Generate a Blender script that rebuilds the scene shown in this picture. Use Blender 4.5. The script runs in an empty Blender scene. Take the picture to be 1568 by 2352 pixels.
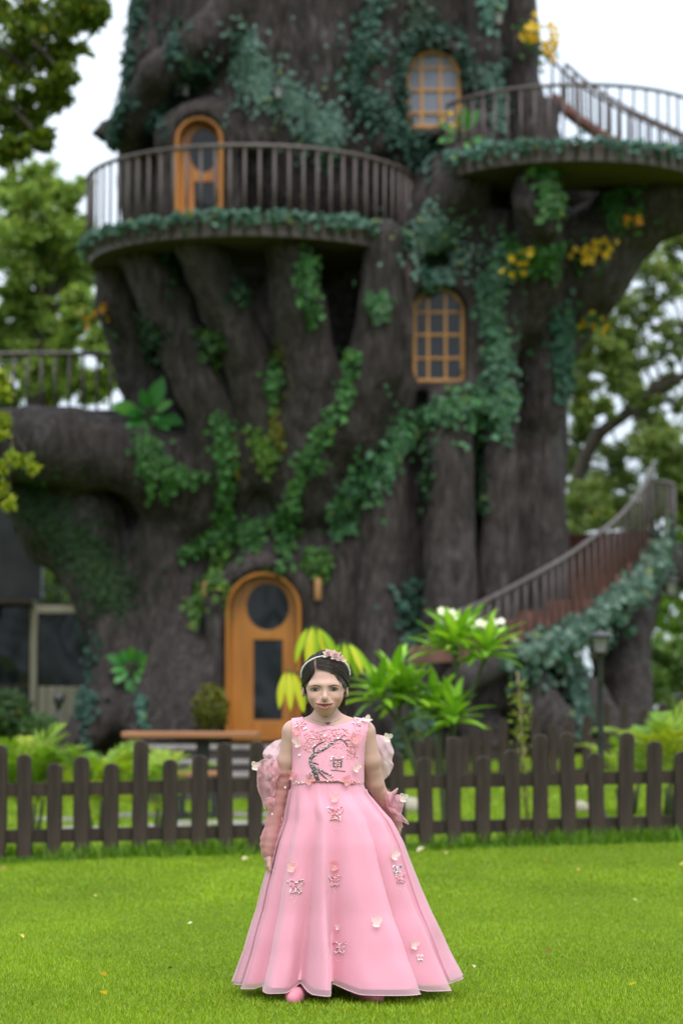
import bpy, math, random
import numpy as np
from mathutils import Vector, Matrix
from mathutils.bvhtree import BVHTree

R = math.radians
random.seed(7)
rng = np.random.default_rng(11)
SC = bpy.context.scene
COL = SC.collection

# ---------------------------------------------------------------- camera
LENS, FW, FH = 85.0, 1568.0, 2352.0
FPX = LENS / 36.0 * FH
CAM = np.array([0.0, 0.0, 0.9])
PITCH = R(4.91)
cam_d = bpy.data.cameras.new('camera')
cam = bpy.data.objects.new('camera', cam_d)
COL.objects.link(cam)
cam.location = CAM
cam.rotation_euler = (R(90) + PITCH, 0, 0)
cam_d.sensor_fit = 'VERTICAL'
cam_d.sensor_height = 36.0
cam_d.sensor_width = 24.0
cam_d.lens = LENS
cam_d.clip_start = 0.1
cam_d.clip_end = 3000
cam_d.dof.use_dof = True
cam_d.dof.focus_distance = 7.98
cam_d.dof.aperture_fstop = 2.9
SC.camera = cam

# ---------------------------------------------------------------- sky and sun
SUN_EL, SUN_AZ = R(58), R(14)     # azimuth measured from behind the camera
world = bpy.data.worlds.new('World')
SC.world = world
world.use_nodes = True
wn = world.node_tree
wn.nodes.clear()
w_out = wn.nodes.new('ShaderNodeOutputWorld')
w_bg = wn.nodes.new('ShaderNodeBackground')
w_sky = wn.nodes.new('ShaderNodeTexSky')
w_sky.sky_type = 'NISHITA'
w_sky.sun_disc = False
w_sky.sun_elevation = SUN_EL
w_sky.sun_rotation = R(180) - SUN_AZ
w_sky.air_density = 1.0
w_sky.dust_density = 3.0
w_mix = wn.nodes.new('ShaderNodeMix'); w_mix.data_type = 'RGBA'
w_tc = wn.nodes.new('ShaderNodeTexCoord')
w_no = wn.nodes.new('ShaderNodeTexNoise'); w_no.inputs['Scale'].default_value = 2.2
w_no.inputs['Detail'].default_value = 4
w_rmp = wn.nodes.new('ShaderNodeValToRGB')
w_rmp.color_ramp.elements[0].position = 0.3; w_rmp.color_ramp.elements[0].color = (7.2, 8.4, 9.9, 1)
w_rmp.color_ramp.elements[1].position = 0.7; w_rmp.color_ramp.elements[1].color = (10.6, 11.2, 11.8, 1)
wn.links.new(w_tc.outputs['Generated'], w_no.inputs['Vector'])
wn.links.new(w_no.outputs['Fac'], w_rmp.inputs['Fac'])
wn.links.new(w_sky.outputs['Color'], w_mix.inputs['A'])
# overcast sky: dimmer towards the horizon, brighter overhead
w_sep = wn.nodes.new('ShaderNodeSeparateXYZ'); wn.links.new(w_tc.outputs['Generated'], w_sep.inputs['Vector'])
w_ma = wn.nodes.new('ShaderNodeMath'); w_ma.operation = 'MULTIPLY_ADD'; w_ma.use_clamp = False
w_ma.inputs[1].default_value = 0.78; w_ma.inputs[2].default_value = 0.56
w_mx = wn.nodes.new('ShaderNodeMath'); w_mx.operation = 'MAXIMUM'; w_mx.inputs[1].default_value = 0.0
wn.links.new(w_sep.outputs['Z'], w_mx.inputs[0]); wn.links.new(w_mx.outputs[0], w_ma.inputs[0])
w_mul = wn.nodes.new('ShaderNodeVectorMath'); w_mul.operation = 'SCALE'
wn.links.new(w_rmp.outputs['Color'], w_mul.inputs[0]); wn.links.new(w_ma.outputs[0], w_mul.inputs['Scale'])
wn.links.new(w_mul.outputs['Vector'], w_mix.inputs['B'])
w_mix.inputs['Factor'].default_value = 0.9
wn.links.new(w_mix.outputs['Result'], w_bg.inputs['Color'])
w_bg.inputs['Strength'].default_value = 0.10
wn.links.new(w_bg.outputs['Background'], w_out.inputs['Surface'])

sun_d = bpy.data.lights.new('sun', 'SUN')
sun_d.energy = 1.1
sun_d.angle = R(22)
sun_d.color = (1.0, 0.96, 0.9)
sun = bpy.data.objects.new('sun', sun_d)
COL.objects.link(sun)
# light comes from above, behind the camera
sun.rotation_euler = (R(90) - SUN_EL, 0, SUN_AZ)
SC.view_settings.view_transform = 'Standard'
SC.view_settings.look = 'None'
SC.view_settings.gamma = 1.0
SC.view_settings.use_curve_mapping = False
SC.view_settings.exposure = 0.95
try:
    SC.cycles.use_denoising = True
    SC.cycles.max_bounces = 6
    SC.cycles.transparent_max_bounces = 12
    SC.cycles.caustics_reflective = False
    SC.cycles.caustics_refractive = False
except Exception:
    pass

# ---------------------------------------------------------------- helpers
def ray(px, py):
    dx, dy = (px - FW / 2) / FPX, (FH / 2 - py) / FPX
    c, s = math.cos(PITCH), math.sin(PITCH)
    return np.array([dx, c - s * dy, s + c * dy])

def P(px, py, Y):
    """point at depth Y that the camera sees at (px,py)"""
    d = ray(px, py)
    return CAM + d * (Y / d[1])

def smooth(a, b, x):
    t = np.clip((x - a) / (b - a), 0, 1)
    return t * t * (3 - 2 * t)

def ground(x, y):
    x = np.asarray(x, float); y = np.asarray(y, float)
    g = smooth(9, 16, y) * np.clip((x + 2.2) * 0.024, -0.02, 0.16)
    back = np.clip((x + 1.0) / 3.0, 0, 1)
    lft = smooth(0.6, -0.4, x)
    g = g + (smooth(19, 29.5, y) * (1 - lft) + smooth(27.2, 28.5, y) * lft) * (0.44 - 0.02 * back) + smooth(21.5, 24.5, y) * smooth(2.0, 4.0, x) * 0.12
    return g * (1 - 0.25 * smooth(40, 80, y))

def gz(x, y):
    return float(ground(x, y))

def _hash(ix, iy, iz, seed):
    n = (ix * 374761393 + iy * 668265263 + iz * 2147483647 + seed * 1274126177) & 0xFFFFFFFF
    n = ((n ^ (n >> 13)) * 1274126177) & 0xFFFFFFFF
    n = n ^ (n >> 16)
    return (n & 0xFFFF) / 65535.0

def vnoise(p, seed=0):
    p = np.asarray(p, float)
    f = np.floor(p); i = f.astype(np.int64); t = p - f
    t = t * t * (3 - 2 * t)
    x, y, z = i[:, 0], i[:, 1], i[:, 2]
    r = 0
    for a in (0, 1):
        wa = t[:, 0] if a else 1 - t[:, 0]
        for b in (0, 1):
            wb = t[:, 1] if b else 1 - t[:, 1]
            for c in (0, 1):
                wc = t[:, 2] if c else 1 - t[:, 2]
                r = r + wa * wb * wc * _hash(x + a, y + b, z + c, seed)
    return r * 2 - 1

def fbm(p, seed=0, oct=3):
    r = 0; a = 1.0; s = 0
    for k in range(oct):
        r = r + a * vnoise(p * 2 ** k, seed + k); s += a; a *= 0.5
    return r / s

def tag(o, label=None, cat=None, group=None, kind=None):
    if label: o['label'] = label
    if cat: o['category'] = cat
    if group: o['group'] = group
    if kind: o['kind'] = kind
    return o

def thing(name, label, cat, loc=(0, 0, 0), group=None):
    o = bpy.data.objects.new(name, None)
    o.empty_display_size = 0.1
    COL.objects.link(o)
    o.location = [float(v) for v in loc]
    return tag(o, label, cat, group)

def adopt(o, parent):
    """parent keeping world-space mesh coordinates"""
    if parent is None:
        return o
    o.parent = parent
    loc = Vector((0, 0, 0)); q = parent
    while q is not None:
        loc += Vector(q.location); q = q.parent
    if o.parent.parent is None:
        o.matrix_parent_inverse = Matrix.Translation(-loc)
    return o

def mesh_from(name, verts, faces, mats=None, smooth_=False, cols=None, midx=None):
    me = bpy.data.meshes.new(name)
    if isinstance(verts, np.ndarray):
        nv = len(verts)
        me.vertices.add(nv)
        me.vertices.foreach_set('co', np.asarray(verts, np.float32).ravel())
        fa = faces
        if isinstance(fa, np.ndarray):
            nf, k = fa.shape
            me.loops.add(nf * k)
            me.loops.foreach_set('vertex_index', fa.astype(np.int32).ravel())
            me.polygons.add(nf)
            me.polygons.foreach_set('loop_start', (np.arange(nf) * k).astype(np.int32))
            me.polygons.foreach_set('loop_total', np.full(nf, k, np.int32))
            me.update(calc_edges=True)
        else:
            me.clear_geometry()
            me.from_pydata([tuple(v) for v in verts], [], fa)
    else:
        me.from_pydata([tuple(map(float, v)) for v in verts], [], faces)
    if cols is not None:
        at = me.color_attributes.new('Col', 'FLOAT_COLOR', 'POINT')
        c = np.ones((len(me.vertices), 4), np.float32)
        c[:, :3] = np.asarray(cols, np.float32)[:, :3]
        at.data.foreach_set('color', c.ravel())
    if smooth_:
        me.polygons.foreach_set('use_smooth', np.ones(len(me.polygons), bool))
    for m in (mats if isinstance(mats, (list, tuple)) else [mats]):
        if m is not None:
            me.materials.append(m)
    if midx is not None:
        me.polygons.foreach_set('material_index', np.asarray(midx, np.int32))
    me.update()
    return me

def link(name, me, parent=None):
    o = bpy.data.objects.new(name, me)
    COL.objects.link(o)
    return adopt(o, parent)

def new(name, verts, faces, mat, parent=None, **kw):
    return link(name, mesh_from(name, verts, faces, mat, **kw), parent)

class MB:
    """collects simple shapes into one mesh"""
    def __init__(s): s.v, s.f, s.m = [], [], []
    def add(s, v, f, m=0):
        o = len(s.v); s.v += [tuple(map(float, q)) for q in v]
        s.f += [tuple(i + o for i in q) for q in f]; s.m += [m] * len(f)
    def box(s, c, d, rz=0, m=0, bev=0.0):
        x, y, z = d[0] / 2, d[1] / 2, d[2] / 2
        if bev > 0:
            b = min(bev, x * .9, y * .9, z * .9); vs = []
            for zz, q in ((-z, b), (-z + b, 0), (z - b, 0), (z, b)):
                X, Y = x - q, y - q
                vs += [(-X, -Y, zz), (X, -Y, zz), (X, Y, zz), (-X, Y, zz)]
            fs = [(3, 2, 1, 0), (12, 13, 14, 15)]
            for k in range(3):
                for i in range(4):
                    a = k * 4 + i; bb = k * 4 + (i + 1) % 4
                    fs.append((a, bb, bb + 4, a + 4))
        else:
            vs = [(sx * x, sy * y, sz * z) for sz in (-1, 1) for sx, sy in ((-1, -1), (1, -1), (1, 1), (-1, 1))]
            fs = [(3, 2, 1, 0), (4, 5, 6, 7), (0, 1, 5, 4), (1, 2, 6, 5), (2, 3, 7, 6), (3, 0, 4, 7)]
        cr, sr = math.cos(rz), math.sin(rz)
        s.add([(c[0] + a * cr - b * sr, c[1] + a * sr + b * cr, c[2] + k) for a, b, k in vs], fs, m)
        return s
    def tube(s, pts, rad, n=8, cap=True, m=0, flat=1.0, up=(0, 0, 1)):
        v, f = tube_data(pts, rad, n, cap, flat, up)
        s.add(v, f, m); return s
    def lathe(s, prof, c=(0, 0, 0), n=16, m=0):
        vs, fs = [], []
        for r, z in prof:
            for i in range(n):
                a = 2 * math.pi * i / n
                vs.append((c[0] + r * math.cos(a), c[1] + r * math.sin(a), c[2] + z))
        for k in range(len(prof) - 1):
            for i in range(n):
                j = (i + 1) % n
                fs.append((k * n + i, k * n + j, (k + 1) * n + j, (k + 1) * n + i))
        fs.append(tuple(reversed(range(n)))); fs.append(tuple(range((len(prof) - 1) * n, len(prof) * n)))
        s.add(vs, fs, m); return s
    def build(s, name, mat, parent=None, smooth_=False, cols=None):
        return new(name, s.v, s.f, mat, parent, smooth_=smooth_, midx=s.m, cols=cols)

def tube_data(pts, rad, n=8, cap=True, flat=1.0, up=(0, 0, 1)):
    pts = [Vector(p) for p in pts]
    rs = rad if hasattr(rad, '__len__') else [rad] * len(pts)
    v, f = [], []
    prev = None
    for i, p in enumerate(pts):
        t = (pts[min(i + 1, len(pts) - 1)] - pts[max(i - 1, 0)])
        if t.length < 1e-9: t = Vector((0, 0, 1))
        t.normalize()
        if prev is None:
            u = Vector(up)
            if abs(u.dot(t)) > 0.95: u = Vector((1, 0, 0))
            a = t.cross(u).normalized()
        else:
            a = (prev - t * prev.dot(t)).normalized()
        b = t.cross(a)
        prev = a
        for k in range(n):
            q = 2 * math.pi * k / n
            v.append(tuple(p + a * (math.cos(q) * rs[i]) + b * (math.sin(q) * rs[i] * flat)))
    for i in range(len(pts) - 1):
        for k in range(n):
            j = (k + 1) % n
            f.append((i * n + k, i * n + j, (i + 1) * n + j, (i + 1) * n + k))
    if cap:
        f.append(tuple(reversed(range(n)))); f.append(tuple(range((len(pts) - 1) * n, len(pts) * n)))
    return v, f

def spline(pts, per=6):
    """Catmull-Rom through the points"""
    p = np.array([list(map(float, q)) for q in pts])
    if len(p) < 3 and per > 1:
        return [p[0] + (p[-1] - p[0]) * t for t in np.linspace(0, 1, per + 1)]
    e = np.vstack([2 * p[0] - p[1], p, 2 * p[-1] - p[-2]])
    out = []
    for i in range(1, len(e) - 2):
        for k in range(per):
            t = k / per
            out.append(0.5 * (2 * e[i] + (e[i + 1] - e[i - 1]) * t + (2 * e[i - 1] - 5 * e[i] + 4 * e[i + 1] - e[i + 2]) * t * t
                              + (3 * e[i] - e[i - 1] - 3 * e[i + 1] + e[i + 2]) * t ** 3))
    out.append(e[-2])
    return out

# ---- signed distance field, meshed with surface nets
class Field:
    def __init__(s, lo, hi, h):
        s.lo = np.array(lo, float); s.h = h
        s.n = np.ceil((np.array(hi) - s.lo) / h).astype(int) + 1
        s.ax = [s.lo[i] + np.arange(s.n[i]) * h for i in range(3)]
        s.F = np.full(tuple(s.n), 9.0, np.float32)
    def _sl(s, lo, hi):
        a = np.clip(np.floor((np.array(lo) - s.lo) / s.h).astype(int), 0, s.n - 1)
        b = np.clip(np.ceil((np.array(hi) - s.lo) / s.h).astype(int) + 1, 1, s.n)
        b = np.maximum(b, a + 1)
        sl = tuple(slice(a[i], b[i]) for i in range(3))
        g = [s.ax[i][sl[i]].astype(np.float32) for i in range(3)]
        return sl, g[0][:, None, None], g[1][None, :, None], g[2][None, None, :]
    def put(s, fn, lo, hi, k=0.05, cut=False):
        m = k + 2.5 * s.h
        sl, X, Y, Z = s._sl(np.array(lo) - m, np.array(hi) + m)
        d = fn(X, Y, Z); e = s.F[sl]
        if cut:
            d = -d; hh = np.clip(.5 - .5 * (e - d) / k, 0, 1)
            s.F[sl] = e * (1 - hh) + d * hh + k * hh * (1 - hh)
        else:
            hh = np.clip(.5 + .5 * (e - d) / k, 0, 1)
            s.F[sl] = e * (1 - hh) + d * hh - k * hh * (1 - hh)
    def cone(s, a, b, ra, rb, k=0.05, cut=False, sq=(1, 1, 1)):
        a = np.array(a, float); b = np.array(b, float); q = np.array(sq, float)
        r = max(ra, rb)
        lo = np.minimum(a, b) - r / q; hi = np.maximum(a, b) + r / q
        ba = (b - a) * q; L = float(ba @ ba) + 1e-12
        def fn(X, Y, Z):
            px, py, pz = (X - a[0]) * q[0], (Y - a[1]) * q[1], (Z - a[2]) * q[2]
            t = np.clip((px * ba[0] + py * ba[1] + pz * ba[2]) / L, 0, 1)
            return np.sqrt((px - ba[0] * t) ** 2 + (py - ba[1] * t) ** 2 + (pz - ba[2] * t) ** 2) - (ra + (rb - ra) * t)
        s.put(fn, lo, hi, k, cut)
    def chain(s, pts, rs, k=0.05, sq=(1, 1, 1)):
        for i in range(len(pts) - 1):
            s.cone(pts[i], pts[i + 1], rs[i], rs[i + 1], k, sq=sq)
    def ell(s, c, r, k=0.05, cut=False):
        c = np.array(c, float); r = np.array(r, float); m = float(r.min())
        def fn(X, Y, Z):
            k0 = np.sqrt(((X - c[0]) / r[0]) ** 2 + ((Y - c[1]) / r[1]) ** 2 + ((Z - c[2]) / r[2]) ** 2)
            k1 = np.sqrt(((X - c[0]) / r[0] ** 2) ** 2 + ((Y - c[1]) / r[1] ** 2) ** 2 + ((Z - c[2]) / r[2] ** 2) ** 2)
            return k0 * (k0 - 1) / np.maximum(k1, 1e-6)
        s.put(fn, c - r, c + r, k, cut)
    def nets(s):
        F = s.F; S = F < 0
        n = np.array(F.shape) - 1
        cnt = np.zeros(tuple(n), np.int8)
        cs = [(a, b, c) for a in (0, 1) for b in (0, 1) for c in (0, 1)]
        sh = lambda A, a, b, c: A[a:a + n[0], b:b + n[1], c:c + n[2]]
        for c in cs: cnt += sh(S, *c)
        act = np.argwhere((cnt > 0) & (cnt < 8))
        idm = np.full(tuple(n), -1, np.int64); idm[tuple(act.T)] = np.arange(len(act))
        acc = np.zeros((len(act), 3)); w = np.zeros(len(act))
        val = {c: F[act[:, 0] + c[0], act[:, 1] + c[1], act[:, 2] + c[2]].astype(float) for c in cs}
        for c in cs:
            for ax in range(3):
                if c[ax]: continue
                d = list(c); d[ax] = 1; d = tuple(d)
                fa, fb = val[c], val[d]
                x = (fa < 0) != (fb < 0)
                t = np.where(x, fa / np.where(x, fa - fb, 1), 0)
                p = np.tile(np.array(c, float), (len(act), 1)); p[:, ax] += t
                acc[x] += p[x]; w[x] += 1
        V = s.lo + (act + acc / w[:, None]) * s.h
        faces = []
        for ax in range(3):
            o1, o2 = (ax + 1) % 3, (ax + 2) % 3
            sa = [slice(None)] * 3; sb = [slice(None)] * 3
            sa[ax] = slice(0, -1); sb[ax] = slice(1, None)
            A = S[tuple(sa)]; B = S[tuple(sb)]
            e = np.argwhere(A != B)
            e = e[(e[:, o1] > 0) & (e[:, o2] > 0) & (e[:, o1] < n[o1]) & (e[:, o2] < n[o2])]
            flip = A[tuple(e.T)]
            q = []
            for u, v in ((-1, -1), (0, -1), (0, 0), (-1, 0)):
                c = e.copy(); c[:, o1] += u; c[:, o2] += v
                q.append(idm[tuple(c.T)])
            q = np.stack(q, 1)
            q[~flip] = q[~flip][:, ::-1]
            faces.append(q)
        return V, np.vstack(faces)

def vnormals(V, Fq):
    n = np.zeros_like(V)
    a = V[Fq[:, 2]] - V[Fq[:, 0]]; b = V[Fq[:, 3]] - V[Fq[:, 1]]
    fn = np.cross(a, b)
    for k in range(4): np.add.at(n, Fq[:, k], fn)
    return n / np.maximum(np.linalg.norm(n, axis=1, keepdims=True), 1e-12)

def relax(V, Fq, it=1, w=0.5):
    for _ in range(it):
        s = np.zeros_like(V); c = np.zeros(len(V))
        for k in range(4):
            j = (k + 1) % 4
            np.add.at(s, Fq[:, k], V[Fq[:, j]]); np.add.at(c, Fq[:, k], 1)
            np.add.at(s, Fq[:, j], V[Fq[:, k]]); np.add.at(c, Fq[:, j], 1)
        V = V * (1 - w) + w * s / np.maximum(c, 1)[:, None]
    return V

# ---------------------------------------------------------------- materials
MATS = {}
def nt(m): return m.node_tree.nodes, m.node_tree.links
def principled(name, base=(.5, .5, .5), rough=.6, spec=.4, **kw):
    m = bpy.data.materials.new(name); m.use_nodes = True
    b = m.node_tree.nodes['Principled BSDF']
    b.inputs['Base Color'].default_value = (*base, 1)
    b.inputs['Roughness'].default_value = rough
    b.inputs['Specular IOR Level'].default_value = spec
    for k, v in kw.items(): b.inputs[k].default_value = v
    return m, b
def coords(m, scale=(1, 1, 1), obj=True):
    n, l = nt(m)
    tc = n.new('ShaderNodeTexCoord'); mp = n.new('ShaderNodeMapping')
    mp.inputs['Scale'].default_value = scale
    l.new(tc.outputs['Object'], mp.inputs['Vector'])
    return mp.outputs['Vector']
def noise_node(m, vec, scale, detail=3, rough=.55, dist=0):
    n, l = nt(m)
    q = n.new('ShaderNodeTexNoise'); q.inputs['Scale'].default_value = scale
    q.inputs['Detail'].default_value = detail; q.inputs['Roughness'].default_value = rough
    q.inputs['Distortion'].default_value = dist
    l.new(vec, q.inputs['Vector'])
    return q.outputs['Fac']
def ramp(m, fac, stops):
    n, l = nt(m)
    r = n.new('ShaderNodeValToRGB')
    e = r.color_ramp.elements
    while len(e) < len(stops): e.new(0.5)
    for i, (p, c) in enumerate(stops):
        e[i].position = p; e[i].color = (*c, 1)
    l.new(fac, r.inputs['Fac'])
    return r.outputs['Color']
def mixc(m, fac, a, b, blend='MIX'):
    n, l = nt(m)
    x = n.new('ShaderNodeMix'); x.data_type = 'RGBA'; x.blend_type = blend
    for k, v in (('Factor', fac), ('A', a), ('B', b)):
        if hasattr(v, 'is_linked') or hasattr(v, 'links'): l.new(v, x.inputs[k])
        elif k == 'Factor': x.inputs[k].default_value = v
        else: x.inputs[k].default_value = (*v, 1)
    return x.outputs['Result']
def bump(m, b, fac, strength=.4, dist=.02):
    n, l = nt(m)
    q = n.new('ShaderNodeBump'); q.inputs['Strength'].default_value = strength; q.inputs['Distance'].default_value = dist
    l.new(fac, q.inputs['Height']); l.new(q.outputs['Normal'], b.inputs['Normal'])
def noisy(name, dark, light, scale=8, stretch=(1, 1, 1), rough=.7, bmp=.3, bd=.01, spec=.3, lo=.3, hi=.7, detail=4, **kw):
    m, b = principled(name, light, rough, spec, **kw)
    v = coords(m, stretch)
    f = noise_node(m, v, scale, detail)
    c = ramp(m, f, [(lo, dark), (hi, light)])
    m.node_tree.links.new(c, b.inputs['Base Color'])
    if bmp: bump(m, b, f, bmp, bd)
    return m
def leafmat(name, trans=.35, rough=.5, tint=1.0):
    """leaf colour from the mesh's Col attribute, light passing through"""
    m, b = principled(name, (.1, .2, .05), rough, .3)
    n, l = nt(m)
    at = n.new('ShaderNodeVertexColor'); at.layer_name = 'Col'
    l.new(at.outputs['Color'], b.inputs['Base Color'])
    t = n.new('ShaderNodeBsdfTranslucent')
    g = n.new('ShaderNodeMix'); g.data_type = 'RGBA'; g.blend_type = 'MULTIPLY'; g.inputs['Factor'].default_value = 1
    g.inputs['B'].default_value = (1.5, 1.4, .6, 1)
    l.new(at.outputs['Color'], g.inputs['A']); l.new(g.outputs['Result'], t.inputs['Color'])
    x = n.new('ShaderNodeMixShader'); x.inputs['Fac'].default_value = trans
    l.new(b.outputs['BSDF'], x.inputs[1]); l.new(t.outputs['BSDF'], x.inputs[2])
    l.new(x.outputs['Shader'], n['Material Output'].inputs['Surface'])
    return m

M = {}
M['leaf'] = leafmat('leaf', .35)
M['leaf_waxy'] = leafmat('waxy_leaf', .25, .35)
M['ivy'] = leafmat('artificial_ivy', .2, .55)
M['petal'] = leafmat('petal', .3, .5)
M['stem'] = noisy('stem', (.03, .04, .015), (.08, .1, .04), 12, (1, 1, .3))
M['tree_bark'] = noisy('tree_bark', (.02, .016, .012), (.075, .06, .045), 6, (1, 1, .3), .9, .6, .03)
M['fence'] = noisy('fence_post', (.020, .0135, .009), (.054, .038, .027), 14, (1, 1, .16), .75, .5, .01, detail=6)
M['rail_paint'] = noisy('rail_paint', (.046, .032, .028), (.096, .07, .062), 10, (1, 1, .4), .5, .15, .004, spec=.5)
M['door_wood'] = noisy('varnished_wood', (.27, .095, .010), (.42, .165, .020), 9, (1, 1, .12), .38, .12, .004, spec=.5, detail=5)
M['window_wood'] = noisy('window_wood', (.36, .155, .026), (.48, .23, .05), 9, (1, 1, .12), .4, .1, .003, spec=.5)
M['red_wood'] = noisy('red_brown_stair_wood', (.10, .044, .034), (.19, .088, .066), 7, (1, 1, .3), .6, .2, .006)
M['glass'], _b = principled('dark_glass', (.010, .013, .016), .06, .35)
_n, _l = nt(M['glass']); _v = coords(M['glass'], (1, 1, .7))
bump(M['glass'], _b, noise_node(M['glass'], _v, 1.5, 1), .5, .1)
M['pale_glass'], _b = principled('curtained_glass', (.15, .16, .20), .12, .4)
M['black_metal'] = noisy('black_metal', (.01, .011, .012), (.03, .032, .035), 20, rough=.4, bmp=.1, bd=.002, spec=.5)
M['lamp_glass'], _b = principled('frosted_lamp_glass', (.20, .20, .18), .2, .5)
M['cream'] = noisy('cream_panel', (.30, .265, .195), (.39, .35, .28), 5, (1, 1, .15), .7, .1, .004)
M['stone'] = noisy('weathered_stone', (.17, .15, .14), (.30, .275, .26), 6, (1, 1, 1), .85, .3, .01)
M['deck'] = noisy('grey_deck_board', (.035, .028, .025), (.075, .062, .056), 8, (.15, 1, 1), .8, .3, .008)
M['copper'] = noisy('copper_tube', (.32, .15, .06), (.46, .24, .1), 10, rough=.4, bmp=.05, spec=.5, Metallic=.4)
# ---------------------------------------------------------------- ground
def build_ground():
    xs = np.unique(np.concatenate([np.linspace(-6, 6, 121), np.linspace(-30, 30, 61), np.linspace(-400, 400, 41)]))
    ys = np.unique(np.concatenate([np.linspace(-60, 5, 14), np.linspace(5, 36, 156), np.linspace(36, 80, 23), np.linspace(80, 700, 32)]))
    X, Y = np.meshgrid(xs, ys, indexing='ij')
    Z = ground(X, Y) + 0.008 * vnoise(np.stack([X.ravel() * 1.3, Y.ravel() * 1.3, X.ravel() * 0], 1), 5).reshape(X.shape) * (np.abs(X) < 10)
    V = np.stack([X.ravel(), Y.ravel(), Z.ravel()], 1)
    nx, ny = X.shape
    i, j = np.meshgrid(np.arange(nx - 1), np.arange(ny - 1), indexing='ij')
    a = (i * ny + j).ravel()
    Fq = np.stack([a, a + ny, a + ny + 1, a + 1], 1)
    m, b = principled('lawn_ground', (.06, .12, .02), .9, .1)
    v = coords(m)
    f1 = noise_node(m, v, 1.1, 4, .6)
    f2 = noise_node(m, v, 60, 3, .7)
    c1 = ramp(m, f1, [(.3, (.10, .165, .005)), (.7, (.15, .215, .008))])
    c2 = ramp(m, f2, [(.3, (.45, .5, .35)), (.7, (1.15, 1.1, 1.0))])
    c = mixc(m, .8, c1, c2, 'MULTIPLY')
    m.node_tree.links.new(c, b.inputs['Base Color'])
    bump(m, b, f2, .6, .02)
    o = new('lawn', V, Fq, m, smooth_=True)
    tag(o, kind='structure')
    return BVHTree.FromPolygons([tuple(q) for q in V], [tuple(q) for q in Fq])
GROUND_BVH = build_ground()

def on_ground(x, y):
    h = GROUND_BVH.ray_cast(Vector((x, y, 20)), Vector((0, 0, -1)))
    return h[0].z if h[0] is not None else gz(x, y)

# ---------------------------------------------------------------- the tree house
HOUSE = thing('tree_house', 'giant dark brown tree trunk house with arched orange doors and railed balconies', 'tree house', (-0.1, 31, 0.6))
m, b = principled('sculpted_bark', (.08, .07, .062), .85, .25)
v1 = coords(m, (1, 1, .16)); v2 = coords(m, (1, 1, 1.0)); v3 = coords(m, (1, 1, .35))
f1 = noise_node(m, v1, 26, 5, .65)
f2 = noise_node(m, v2, 1.1, 4, .6)
f3 = noise_node(m, v3, 9, 4, .6, .6)
c1 = ramp(m, f1, [(.28, (.016, .013, .012)), (.5, (.051, .043, .041)), (.75, (.108, .094, .092))])
c2 = ramp(m, f2, [(.3, (.62, .56, .52)), (.7, (1.15, 1.12, 1.14))])
c3 = ramp(m, f3, [(.32, (.52, .49, .47)), (.66, (1.25, 1.25, 1.27))])
c = mixc(m, 1.0, mixc(m, 1.0, c1, c2, 'MULTIPLY'), c3, 'MULTIPLY')
m.node_tree.links.new(c, b.inputs['Base Color'])
n_, l_ = nt(m)
ad = n_.new('ShaderNodeMath'); ad.operation = 'ADD'
l_.new(f1, ad.inputs[0]); l_.new(f3, ad.inputs[1])
bump(m, b, ad.outputs[0], 1.0, .05)
M['bark'] = m

def arch_sdf(xc, zb, w, zs, y0, y1):
    """arched opening: half width w, bottom zb, spring line zs, from y0 to y1"""
    def fn(X, Y, Z):
        dz = np.maximum(Z - zs, 0)
        d2 = np.where(Z > zs, np.sqrt((X - xc) ** 2 + dz ** 2) - w, np.maximum(np.abs(X - xc) - w, zb - Z))
        return np.maximum(d2, np.abs(Y - (y0 + y1) / 2) - (y1 - y0) / 2)
    return fn, (xc - w, y0, zb), (xc + w, y1, zs + w)

def PR(px, py, Y, rpx):
    return P(px, py, Y), rpx * Y / FPX

OPEN = {}
def opening(name, x0, x1, ytop, ybot, Yf):
    a = P(x0, ybot, Yf); bq = P(x1, ybot, Yf); t = P((x0 + x1) / 2, ytop, Yf)
    w = (bq[0] - a[0]) / 2
    OPEN[name] = dict(xc=(a[0] + bq[0]) / 2, zb=a[2], w=w, zs=t[2] - w, zt=t[2], Y=Yf)
opening('lower_door', 516, 692, 1312, 1702, 28.62)
opening('upper_door', 400, 513, 266, 500, 28.72)
opening('upper_window', 931, 1060, 108, 290, 28.85)
opening('lower_window', 946, 1069, 655, 876, 28.8)

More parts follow.
